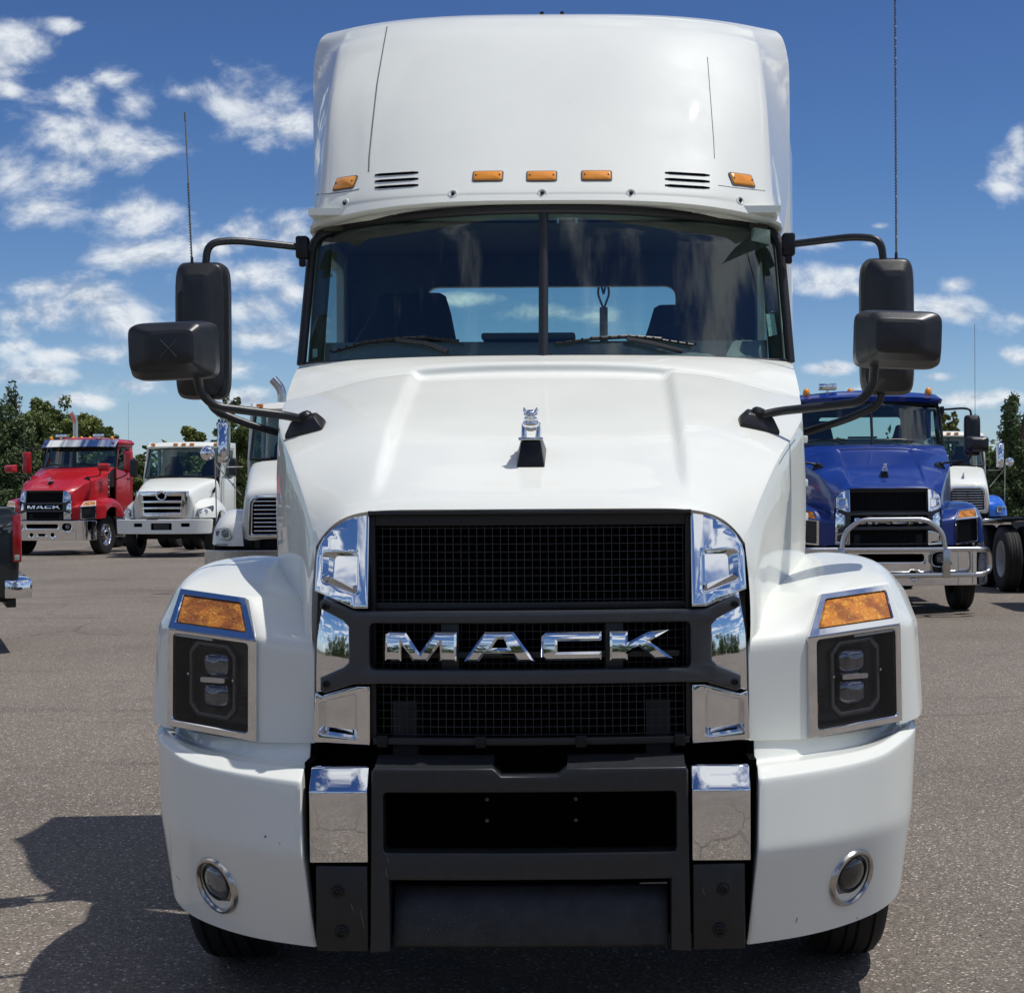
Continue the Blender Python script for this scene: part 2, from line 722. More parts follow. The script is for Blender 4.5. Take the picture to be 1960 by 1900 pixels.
def make_materials():
    M['white'] = paint('white_paint', (0.80, 0.815, 0.755))
    M['white2'] = paint('old_white_paint', (0.72, 0.73, 0.68))
    M['red'] = paint('red_paint', (0.46, 0.012, 0.020), 0.35, 0.08)
    M['blue'] = paint('blue_paint', (0.008, 0.038, 0.235), 0.35, 0.08)
    M['lblue'] = paint('bright_blue_paint', (0.01, 0.13, 0.62), 0.3, 0.05)
    M['dark'] = paint('dark_grey_paint', (0.018, 0.024, 0.028), 0.22, 0.1)
    M['chrome'] = plain('chrome', (0.80, 0.81, 0.83), 0.035, 1.0)
    t = M['chrome'].node_tree
    bump(t, t.nodes['Principled BSDF'], tnoise(t, 5.0, 3, 0.5), 0.05, 0.01)
    M['alu'] = plain('brushed_aluminium', (0.62, 0.62, 0.61), 0.28, 1.0, 0.08, 30)
    M['steel'] = plain('satin_steel', (0.50, 0.49, 0.47), 0.22, 1.0, 0.1, 20)
    M['plastic'] = plain('black_textured_plastic', (0.013, 0.014, 0.016), 0.38, 0, 0.25, 25, 0.25)
    M['plastic2'] = plain('charcoal_plastic', (0.020, 0.022, 0.025), 0.36, 0, 0.15, 40, 0.15)
    M['greybar'] = plain('dark_grey_grille_paint', (0.060, 0.064, 0.070), 0.30, 0.3, 0.08, 20)
    M['black'] = plain('black_void', (0.0015, 0.0015, 0.002), 0.9, spec=0.05)  # near-black; on backings and gaps the colour stands in for deep shade
    M['rubber'] = plain('rubber_seal', (0.012, 0.012, 0.013), 0.45)
    M['wire'] = plain('grille_wire', (0.030, 0.032, 0.038), 0.45, 0.2)
    M['tyre'] = plain('tyre_rubber', (0.011, 0.011, 0.012), 0.75, 0, 0.3, 40, 0.3)
    M['under'] = plain('underbody_steel', (0.012, 0.012, 0.012), 0.7, 0, 0.3, 15)
    M['amber'] = plain('amber_lens', (0.80, 0.26, 0.015), 0.18, 0, 0.15, 90, 0.4, 0.6)
    M['amber2'] = plain('amber_marker', (0.85, 0.30, 0.02), 0.3, 0, 0.05, 60, 0.3, 0.4)
    M['redlens'] = plain('red_lens', (0.30, 0.004, 0.008), 0.15, 0, 0.1, 80, 0.3, 0.5)
    M['lens'] = plain('grey_lamp_lens', (0.16, 0.17, 0.18), 0.08, 0.3, 0.25, 30, 0.2, 0.8)
    M['pearl'] = plain('clear_lamp_lens', (0.42, 0.42, 0.38), 0.12, 0.2, 0.3, 18, 0.2, 0.8)
    M['glass'] = glass('windscreen_glass', (0.62, 0.79, 0.77), 0.9)
    M['sideglass'] = glass('side_glass', (0.84, 0.93, 0.91), 0.8, f0=0.0)
    M['lampglass'] = glass('smoked_lamp_glass', (0.80, 0.80, 0.83), 0.8, f0=0.0)
    M['lampbody'] = plain('lamp_housing', (0.028, 0.028, 0.031), 0.30, 0, 0.2, 30)
    M['mirrorglass'] = plain('mirror_glass', (0.75, 0.78, 0.80), 0.01, 1.0)
    M['interior'] = plain('cab_trim', (0.085, 0.080, 0.066), 0.8, 0, 0.15, 12)
    M['seat'] = plain('seat_fabric', (0.022, 0.020, 0.017), 0.9, 0, 0.2, 80)
    M['dash'] = plain('dashboard_trim', (0.22, 0.225, 0.22), 0.6, 0, 0.1, 30)
    M['sticker'] = plain('pale_sticker', (0.45, 0.62, 0.58), 0.5, 0, 0.5, 160)
    M['seam'] = plain('panel_gap', (0.10, 0.11, 0.115), 0.7)
    M['bolt'] = plain('black_bolt', (0.015, 0.015, 0.016), 0.35, 0.5)
    M['bark'] = plain('bark', (0.075, 0.055, 0.04), 0.9, 0, 0.4, 8, 0.5)
    for nm, c in (('leaf_a', (0.155, 0.195, 0.062)), ('leaf_b', (0.130, 0.175, 0.058)), ('leaf_c', (0.185, 0.210, 0.058)), ('needle', (0.110, 0.150, 0.062))):
        m, t, b = nodes(nm)
        setp(b, rough=0.55, spec=0.25)
        n = tnoise(t, 1.3, 4, 0.6)
        t.links.new(ramp(t, n, [(0.3, tuple(x * 0.6 for x in c)), (0.7, tuple(x * 1.35 for x in c))]), b.inputs['Base Color'])
        M[nm] = m


make_materials()


# ------------------------------------------------------------------ ground
def make_ground():
    # asphalt material
    m, t, b = nodes('asphalt')
    N, L = t.nodes, t.links
    setp(b, rough=0.85, spec=0.3)
    fine = tnoise(t, 75.0, 3, 0.7)
    vor = N.new('ShaderNodeTexVoronoi')
    vor.inputs['Scale'].default_value = 110.0
    tc = N.new('ShaderNodeTexCoord')
    L.new(tc.outputs['Object'], vor.inputs['Vector'])
    sepc = N.new('ShaderNodeSeparateColor')
    L.new(vor.outputs['Color'], sepc.inputs[0])
    stone = ramp(t, sepc.outputs[0], [(0.0, (0.100, 0.085, 0.071)), (0.45, (0.164, 0.142, 0.118)), (0.88, (0.218, 0.190, 0.158)), (0.965, (0.36, 0.32, 0.28)), (1.0, (0.66, 0.61, 0.55))])
    big = tnoise(t, 0.35, 6, 0.62)
    tone = ramp(t, big, [(0.28, (0.78, 0.765, 0.75)), (0.5, (1.0, 0.985, 0.965)), (0.72, (1.14, 1.12, 1.09))])
    mx = N.new('ShaderNodeMix'); mx.data_type = 'RGBA'; mx.blend_type = 'MULTIPLY'; mx.inputs['Factor'].default_value = 1
    L.new(stone, mx.inputs['A']); L.new(tone, mx.inputs['B'])
    fr = ramp(t, fine, [(0.3, (0.70, 0.70, 0.70)), (0.6, (1.15, 1.15, 1.15))])
    m2 = N.new('ShaderNodeMix'); m2.data_type = 'RGBA'; m2.blend_type = 'MULTIPLY'; m2.inputs['Factor'].default_value = 0.8
    L.new(mx.outputs['Result'], m2.inputs['A']); L.new(fr, m2.inputs['B'])
    # long scuffs and tyre streaks running mostly crosswise
    st = tnoise(t, 0.9, 7, 0.7, sc=(0.22, 1.6, 1))
    sr = ramp(t, st, [(0.30, (0.55, 0.55, 0.55)), (0.42, (1, 1, 1)), (0.60, (1, 1, 1)), (0.72, (1.16, 1.15, 1.13))])
    m3 = N.new('ShaderNodeMix'); m3.data_type = 'RGBA'; m3.blend_type = 'MULTIPLY'; m3.inputs['Factor'].default_value = 0.8
    L.new(m2.outputs['Result'], m3.inputs['A']); L.new(sr, m3.inputs['B'])
    # fine cracks
    v2 = N.new('ShaderNodeTexVoronoi'); v2.feature = 'DISTANCE_TO_EDGE'; v2.inputs['Scale'].default_value = 0.33
    wob = N.new('ShaderNodeMix'); wob.data_type = 'RGBA'; wob.blend_type = 'ADD'; wob.inputs['Factor'].default_value = 0.35
    nw = N.new('ShaderNodeTexNoise'); nw.inputs['Scale'].default_value = 1.5; nw.inputs['Detail'].default_value = 8
    L.new(tc.outputs['Object'], nw.inputs['Vector'])
    L.new(tc.outputs['Object'], wob.inputs['A']); L.new(nw.outputs['Color'], wob.inputs['B'])
    L.new(wob.outputs['Result'], v2.inputs['Vector'])
    cr = ramp(t, v2.outputs['Distance'], [(0.0, (0.52, 0.51, 0.50)), (0.005, (0.78, 0.77, 0.76)), (0.012, (1, 1, 1))])
    gate = tnoise(t, 0.16, 3, 0.5)
    gf = ramp(t, gate, [(0.50, (0, 0, 0)), (0.60, (1, 1, 1))])
    m4 = N.new('ShaderNodeMix'); m4.data_type = 'RGBA'; m4.blend_type = 'MULTIPLY'
    L.new(gf, m4.inputs['Factor'])
    L.new(m3.outputs['Result'], m4.inputs['A']); L.new(cr, m4.inputs['B'])
    L.new(m4.outputs['Result'], b.inputs['Base Color'])
    bump(t, b, vor.outputs['Distance'], 0.5, 0.006)
    # grass beyond
    g, tg, bg = nodes('dry_grass')
    setp(bg, rough=0.9)
    ng = tnoise(tg, 0.8, 8, 0.7)
    tg.links.new(ramp(tg, ng, [(0.3, (0.05, 0.065, 0.025)), (0.7, (0.13, 0.12, 0.06))]), bg.inputs['Base Color'])
    o = mesh('ground', [(-1500, -1500, -0.02), (1500, -1500, -0.02), (1500, 1500, -0.02), (-1500, 1500, -0.02)], [(0, 1, 2, 3)], g)
    tag(o, 'dry grass ground beyond the parking lot', kind='structure')
    # asphalt sheet, sliced so that nothing is one huge quad
    xs = [-80 + 8 * i for i in range(21)]
    ys = [-50 + 8 * i for i in range(14)]
    vs = [(x, y, 0.0) for y in ys for x in xs]
    fs = [(j * 21 + i, j * 21 + i + 1, (j + 1) * 21 + i + 1, (j + 1) * 21 + i) for j in range(13) for i in range(20)]
    o = mesh('parking_lot', vs, fs, m)
    tag(o, 'worn speckled grey brown asphalt parking lot', kind='structure')


make_ground()


# ------------------------------------------------------------------ the road tractor
HOOD = [  # centre y, centre z, corner x, corner y, corner z, roundness
    (0.10, 1.720, 0.711, 0.20, 1.600, 10), (0.14, 1.750, 0.722, 0.235, 1.630, 8), (0.20, 1.778, 0.745, 0.30, 1.672, 6.5),
    (0.45, 1.870, 0.800, 0.45, 1.765, 5), (0.70, 1.975, 0.882, 0.68, 1.889, 4.5), (0.95, 2.073, 0.959, 0.95, 1.963, 4),
    (1.25, 2.180, 1.032, 1.25, 2.046, 3.4), (1.42, 2.235, 1.060, 1.50, 2.120, 3), (1.50, 2.258, 1.068, 1.60, 2.150, 2.6),
    (1.520, 2.298, 1.074, 1.66, 2.185, 2.6), (1.60, 2.322, 1.078, 1.85, 2.280, 2.6), (1.68, 2.342, 1.082, 2.02, 2.332, 2.6)]
VALLEY = [(0.735, 0.222, 1.275), (0.745, 0.24, 1.30), (0.778, 0.30, 1.334), (0.807, 0.45, 1.403), (0.885, 0.70, 1.436),
          (0.964, 0.95, 1.466), (1.045, 1.25, 1.51), (1.08, 1.5, 1.55), (1.085, 1.6, 1.56)]


def sstep(a, b, x):
    t = max(0.0, min(1.0, (x - a) / (b - a)))
    return t * t * (3 - 2 * t)


def hood_pt(r, t):
    yc, zc, kx, ky, kz, n = interp(HOOD, r)
    f = abs(t)
    x = t * kx
    y = yc + (ky - yc) * f ** 3.0
    z = zc + (kz - zc) * f ** n
    amp = 0.027 * sstep(1.6, 3.0, r) * (1 - sstep(8.2, 8.9, r))
    w = 0.515
    z += amp * sstep(w - 0.024, w + 0.024, abs(x)) * (1 - 0.7 * sstep(0.60, 0.95, f))
    # slight roll across the middle of the bonnet
    z += 0.006 * math.sin(max(0, (y - 0.3)) * 5.0) * (1 - f ** 2) * (1 - sstep(7.5, 8.5, r))
    # notch where the scuttle lip drops behind the bulges
    return Vector((x, y, z))


def build_hood(root, pm, res=10):
    nr, nt = (len(HOOD) - 1) * res, 120
    vs, fs = [], []
    for i in range(nr + 1):
        for j in range(nt + 1):
            t = j / nt * 2 - 1
            vs.append(hood_pt(i / res, t))
    w = nt + 1
    for i in range(nr):
        for j in range(nt):
            fs.append((i * w + j, i * w + j + 1, (i + 1) * w + j + 1, (i + 1) * w + j))
    # lip turned under along the front edge
    n0 = len(vs)
    for j in range(w):
        p = vs[j].copy()
        vs.append(p + Vector((0, 0.012, -0.010)))
    for j in range(w):
        vs.append(vs[j] + Vector((0, 0.06, -0.012)))
    for j in range(nt):
        fs.append((n0 + j, n0 + j + 1, j + 1, j))
        fs.append((n0 + w + j, n0 + w + j + 1, n0 + j + 1, n0 + j))
    # side skins
    for s in (-1, 1):
        b = len(vs)
        rr = 8 * res
        m = 8
        for i in range(rr + 1):
            k = Vector(interp(HOOD, i / res)[2:5])
            v = Vector(interp(VALLEY, i / res)) + Vector((-0.012, 0, -0.10))
            for c in range(m + 1):
                f = c / m
                p = k.lerp(v, f)
                p.x += 0.012 * math.sin(math.pi * f)
                if c == 0:
                    p = hood_pt(i / res, 1.0)
                p.x *= s
                vs.append(p)
        for i in range(rr):
            for c in range(m):
                q = (b + i * (m + 1) + c, b + (i + 1) * (m + 1) + c, b + (i + 1) * (m + 1) + c + 1, b + i * (m + 1) + c + 1)
                fs.append(q)
    o = mesh('hood', vs, fs, pm, root, 28, merge=0.0008)
    # soften the corner crease
    bm = bmesh.new(); bm.from_mesh(o.data)
    es = [e for e in bm.edges if len(e.link_faces) == 2 and e.calc_face_angle(0) > rad(24) and abs(e.verts[0].co.x) > 0.69 and e.verts[0].co.y < 1.7]
    try:
        bmesh.ops.bevel(bm, geom=es, offset=0.012, segments=3, profile=0.5, affect='EDGES', clamp_overlap=True)
    except Exception:
        pass
    bm.to_mesh(o.data); bm.free()
    smooth(o.data, 50)
    return o


def mir(p, s):
    return (p[0] * s, p[1], p[2])


def build_fender(root, pm, s):
    R = [
        [(0.724, 0.218, 0.944), (0.925, 0.300, 0.935), (1.285, 0.505, 0.955), (1.365, 0.600, 0.965), (1.402, 0.740, 0.980), (1.404, 0.775, 0.975)],
        [(0.722, 0.218, 1.275), (0.925, 0.297, 1.278), (1.280, 0.500, 1.305), (1.345, 0.620, 1.300), (1.398, 0.800, 1.290), (1.408, 0.850, 1.16)],
        [(0.812, 0.545, 1.415), (0.985, 0.415, 1.415), (1.250, 0.570, 1.445), (1.325, 0.760, 1.430), (1.400, 0.960, 1.350), (1.414, 0.980, 1.24)],
        [(0.885, 0.800, 1.440), (1.010, 0.620, 1.470), (1.255, 0.740, 1.495), (1.325, 0.920, 1.460), (1.408, 1.060, 1.380), (1.418, 1.060, 1.265)],
        [(0.975, 1.080, 1.475), (1.080, 1.030, 1.520), (1.250, 1.080, 1.530), (1.335, 1.180, 1.490), (1.415, 1.250, 1.400), (1.422, 1.20, 1.275)],
        [(1.045, 1.420, 1.530), (1.150, 1.450, 1.545), (1.270, 1.480, 1.510), (1.350, 1.540, 1.440), (1.420, 1.580, 1.330), (1.424, 1.42, 1.23)],
        [(1.080, 1.720, 1.450), (1.150, 1.750, 1.440), (1.270, 1.800, 1.400), (1.360, 1.830, 1.280), (1.420, 1.850, 1.050), (1.424, 1.66, 1.00)],
    ]
    rows = [[mir(p, s) for p in r] for r in R]
    cr = {('c', 1, 0): 0.9, ('c', 1, 1): 0.85, ('c', 1, 2): 0.3, ('c', 2, 0): 0.85, ('c', 2, 1): 0.75, ('c', 2, 2): 0.35, ('c', 3, 0): 0.3, ('c', 4): 0.5,
          ('r', 1): 0.85, ('r', 2): 0.62}
    fo = cage('fender', rows, pm, root, cr, 4, 0.012, flip=(s < 0), ang=50)
    I0, O0, I1 = Vector(mir((0.930, 0.300, 0.938), s)), Vector(mir((1.279, 0.500, 0.965), s)), Vector(mir((0.927, 0.298, 1.276), s))
    e1, e2 = O0 - I0, I1 - I0
    bm = bmesh.new(); bm.from_mesh(fo.data)
    kill = []
    for f in bm.faces:
        c = f.calc_center_median() - I0
        a, b = c.dot(e1) / e1.length_squared, c.dot(e2) / e2.length_squared
        d = (c - e1 * a - e2 * b).length
        if 0.04 < a < 0.97 and 0.03 < b < 1.0 and d < 0.05:
            kill.append(f)
    bmesh.ops.delete(bm, geom=kill, context='FACES')
    bm.to_mesh(fo.data); bm.free()
    smooth(fo.data, 50)
    return fo


def quad_frame(name, C, n, inner, lip, depth, mat, parent, s, rr=0.10, bev=0.0):
    """framed panel on a bilinear patch C=(I0,O0,O1,I1); inner=(a0,a1,b0,b1) the hole; returns pos()"""
    I0, O0, O1, I1 = [Vector(mir(c, s)) for c in C]
    n = Vector(mir(n, s)).normalized()

    def pos(a, b, d=0.0):
        return (I0.lerp(O0, a)).lerp(I1.lerp(O1, a), b) + n * d
    a0, a1, b0, b1 = inner
    asp = (O0 - I0).length / (I1 - I0).length
    pl = [(a0 * asp, b0), (a1 * asp, b0), (a1 * asp, b1), (a0 * asp, b1)]
    loop = [(x / asp, z) for x, z in rounded(pl, rr, 4)]
    ca, cb = (a0 + a1) / 2, (b0 + b1) / 2
    outer = []
    for i, (a, b) in enumerate(loop):
        k, sub = divmod(i, 5)
        corner = [(0, 0), (1, 0), (1, 1), (0, 1)][k]
        if sub == 2:
            outer.append(corner); continue
        if k == 0:
            q = (0, b) if sub < 2 else (a, 0)
        elif k == 1:
            q = (a, 0) if sub < 2 else (1, b)
        elif k == 2:
            q = (1, b) if sub < 2 else (a, 1)
        else:
            q = (a, 1) if sub < 2 else (0, b)
        outer.append(q)
    mb = MB()
    R = [[pos(a, b, -0.05) for a, b in outer], [pos(a, b, lip - 0.003) for a, b in outer],
         [pos(a + (ca - a) * 0.012, b + (cb - b) * 0.012, lip) for a, b in outer],
         [pos(a + (a - ca) * 0.02, b + (b - cb) * 0.02, lip) for a, b in loop],
         [pos(a, b, lip - 0.004) for a, b in loop], [pos(a, b, lip - depth) for a, b in loop]]
    mb.rings(R, cap=False)
    o = mb.build(name, mat, parent, ang=32)
    return o, pos, loop


def build_headlight(root, s, detail=True):
    h = mesh_parent = None
    # lower lamp
    nl = Vector((-0.50, -0.865, 0.0)).normalized()
    nl = Vector((0.50, -0.865, 0.0)).normalized()
    C = ((0.930, 0.300, 0.938), (1.279, 0.500, 0.965), (1.275, 0.498, 1.303), (0.927, 0.298, 1.276))
    bez, pos, loop = quad_frame('headlight', C, nl, (0.09, 0.945, 0.07, 0.965), 0.010, 0.020, M['chrome'], root, s, 0.05)
    hs = MB()
    hs.rings([[pos(a, b, -0.008) for a, b in loop], [pos(0.5 + (a - 0.5) * 0.93, 0.5 + (b - 0.5) * 0.95, -0.075) for a, b in loop]], cap=False)
    hs.add([pos(0.5 + (a - 0.5) * 0.93, 0.5 + (b - 0.5) * 0.95, -0.075) for a, b in loop], [tuple(range(len(loop)))])
    hs.build('housing', M['lampbody'], bez)
    if detail:
        w, hh = 0.40, 0.33
        def bd(y0):
            return lambda p: pos(p.x / w, p.z / hh, -p.y)
        def oc(x0, x1, z0, z1, c):
            return [(x0 + c, z0), (x1 - c, z0), (x1, z0 + c), (x1, z1 - c), (x1 - c, z1), (x0 + c, z1), (x0, z1 - c), (x0, z0 + c)]
        o1, i1 = oc(0.115, 0.325, 0.048, 0.30, 0.035), oc(0.128, 0.312, 0.061, 0.287, 0.03)
        plate('lamp_frame', [o1, i1], 0.018, 0.02, M['lampframe'], bez, 0.003, bend=bd(0))
        for (z0, z1) in ((0.075, 0.170), (0.185, 0.272)):
            lens = MB()
            c = pos(0.22 / w, (z0 + z1) / 2 / hh, -0.045)
            m3 = frame_at(c, Vector(mir(nl, s)))
            ringz = []
            for k in range(6):
                t = k / 5
                ringz.append([m3 @ Vector((math.copysign(abs(math.cos(a)) ** 0.6, math.cos(a)) * 0.062 * math.cos(t * 1.45),
                                           -0.028 * math.sin(t * 1.45),
                                           math.copysign(abs(math.sin(a)) ** 0.6, math.sin(a)) * (z1 - z0) * 0.5 * math.cos(t * 1.45)))
                              for a in [2 * math.pi * q / 24 for q in range(24)]])
            lens.rings(ringz)
            lens.build('projector_lens', M['projector'], bez, ang=60)
        st = MB()
        st.rings([ring((0, 0, -0.004), 0.056, 0.009, 0.3, n=12), ring((0, 0.02, 0.006), 0.056, 0.004, 0.3, n=12)])
        o = st.build('reflector_strip', M['chrome'], bez)
        xform(o, frame_at(pos(0.22 / w, 0.178 / hh, -0.02), Vector(mir(nl, s))))
        for x in (0.118, 0.322):
            o = MB().lathe([(0.0001, -0.004), (0.005, -0.003), (0.006, 0.002)], (0, 0, 0), (0, 1, 0), 10).build('screw', M['steel'], bez)
            xform(o, frame_at(pos(x / w, 0.185 / hh, -0.012), Vector(mir(nl, s))))
        for z in (0.10, 0.118, 0.136):
            b = MB().box((0, 0, 0), (0.075, 0.012, 0.006)).build('rib', M['plastic2'], bez)
            xform(b, frame_at(pos(0.105 / w, z / hh, -0.06), Vector(mir(nl, s))) @ Matrix.Rotation(rad(14 * s), 4, 'Y'))
        b = MB().box((0, 0, 0), (0.024, 0.012, 0.036)).build('side_reflector', M['amber2'], bez, bevel=0.002)
        xform(b, frame_at(pos(0.058 / w, 0.085 / hh, -0.04), Vector(mir(nl, s))))
        b = MB().box((0, 0, 0), (0.020, 0.010, 0.05)).build('side_reflector', M['amber2'], bez, bevel=0.002)
        xform(b, frame_at(pos(0.062 / w, 0.225 / hh, -0.055), Vector(mir(nl, s))))
    g = MB().add([pos(a, b, 0.003) for a, b in loop], [tuple(range(len(loop)))])
    gg = g.build('lamp_glass', M['lampglass'], bez)
    # upper turn signal, leaning back
    I2, O2 = (0.985, 0.408, 1.412), (1.243, 0.553, 1.436)
    C2 = (C[3], C[2], O2, I2)
    a, b_, c = Vector(C2[1]) - Vector(C2[0]), Vector(C2[3]) - Vector(C2[0]), None
    n2 = a.cross(b_).normalized()
    if n2.y > 0:
        n2 = -n2
    bz2, pos2, lp2 = quad_frame('turn_signal', C2, n2, (0.09, 0.93, 0.15, 0.86), 0.012, 0.012, M['chrome'], root, s, 0.05)
    mb = MB()
    mb.rings([[pos2(x, y, 0.001) for x, y in lp2], [pos2(0.5 + (x - 0.5) * 0.95, 0.5 + (y - 0.5) * 0.9, 0.010) for x, y in lp2]], cap=False)
    mb.add([pos2(0.5 + (x - 0.5) * 0.95, 0.5 + (y - 0.5) * 0.9, 0.010) for x, y in lp2], [tuple(range(len(lp2)))])
    mb.build('amber_lens', M['ambercell'], bz2)
    return bez


M['scuffgrey'] = plain('scuff_grey', (0.16, 0.16, 0.16), 0.8)
M['lampframe'] = plain('grey_lamp_frame', (0.10, 0.10, 0.105), 0.25, 0.3)
M['projector'] = plain('projector_glass', (0.22, 0.23, 0.25), 0.06, 0.85, 0.4, 30)


def amber_cell_material():
    m, t, b = nodes('amber_reflector_lens')
    setp(b, rough=0.12, coat=1.0, coatr=0.03)
    N, L = t.nodes, t.links
    v = N.new('ShaderNodeTexVoronoi'); v.inputs['Scale'].default_value = 150
    tc = N.new('ShaderNodeTexCoord'); L.new(tc.outputs['Object'], v.inputs['Vector'])
    sc = N.new('ShaderNodeSeparateColor'); L.new(v.outputs['Color'], sc.inputs[0])
    c = ramp(t, sc.outputs[0], [(0.0, (0.72, 0.22, 0.018)), (0.6, (0.82, 0.28, 0.02)), (0.88, (0.92, 0.38, 0.03)), (1.0, (1.0, 0.62, 0.08))])
    n = tnoise(t, 13, 2, 0.5, sc=(1, 1, 1.8))
    f = ramp(t, n, [(0.40, (0.42, 0.32, 0.28)), (0.54, (1, 1, 1))])
    mx = N.new('ShaderNodeMix'); mx.data_type = 'RGBA'; mx.blend_type = 'MULTIPLY'; mx.inputs['Factor'].default_value = 0.8
    L.new(c, mx.inputs['A']); L.new(f, mx.inputs['B'])
    L.new(mx.outputs['Result'], b.inputs['Base Color'])
    bump(t, b, v.outputs['Distance'], 0.35, 0.004)
    M['ambercell'] = m


amber_cell_material()


def bendB(p):
    return Vector((p.x, p.y + 0.06 * p.x * p.x, p.z))


def bendG(p):
    return Vector((p.x, p.y + 0.14 * p.x * p.x, p.z))


def build_bolt(parent, p, r=0.014, n=(0, -1, 0)):
    o = MB().lathe([(0.0001, -0.009), (r * 0.35, -0.009), (r * 0.36, -0.005), (r * 0.55, -0.005), (r * 0.6, -0.012), (r * 0.95, -0.010), (r, 0.0), (r * 1.4, 0.002), (r * 1.45, 0.006)],
                   (0, 0, 0), (0, 1, 0), 16).build('bolt', M['bolt'], parent, ang=30)
    return xform(o, frame_at(Vector(p), Vector(n)))


def bendU(p):
    y = p.y + 0.14 * p.x * p.x - 0.050 + (p.z - 1.40) * 0.17 + 0.8 * max(0.0, abs(p.x) - 0.54) ** 2
    return Vector((p.x, y, p.z))


def bendM(p):
    return Vector((p.x, p.y + 0.14 * p.x * p.x + (p.z - 1.28) * 0.085 + 0.4 * (p.z - 1.28) ** 2 + 0.9 * max(0.0, abs(p.x) - 0.58) ** 2, p.z))


def bendLt(p):
    return Vector((p.x, p.y + 0.14 * p.x * p.x + (p.z - 1.275) * 0.085 + 1.3 * (p.z - 1.275) ** 2, p.z))


def letters(parent, scale=1.0):
    def q(px, py, base):
        u = ((580 if base == 8 else 1020) + px * 0.27366) * 0.98
        v = (960 + py * 0.27368) * 0.98
        p = P(u, v, 0.06)
        return (p.x + 0.0, p.z)
    Mx = [(620, 1215), (620, 1022), (650, 1010), (770, 1012), (872, 1158), (978, 1008), (1136, 1006), (1136, 1213), (1016, 1213), (1016, 1092), (925, 1213), (822, 1213), (738, 1095), (738, 1215)]
    A = [(1190, 1213), (1338, 1004), (1545, 1003), (1700, 1211), (1572, 1211), (1542, 1166), (1330, 1166), (1298, 1212)]
    Ah = [(1388, 1116), (1430, 1052), (1470, 1052), (1504, 1115)]
    Cc = [(165, 1008), (565, 1000), (565, 1062), (250, 1066), (250, 1144), (565, 1140), (565, 1200), (170, 1206), (137, 1180), (137, 1034)]
    K = [(626, 1000), (752, 1000), (752, 1080), (900, 1004), (1052, 990), (908, 1070), (1078, 1194), (944, 1200), (836, 1108), (752, 1160), (752, 1204), (626, 1206)]
    for shape, base in (((Mx,), 8), ((A, Ah), 8), ((Cc,), 9), ((K,), 9)):
        loops = [[q(x, y, base) for x, y in lp] for lp in shape]
        plate('letter', loops, 0.052, 0.045, M['chrome'], parent, 0.0075, bend=bendLt, ang=20, bres=0, cutz=0.012, cut=0.05)


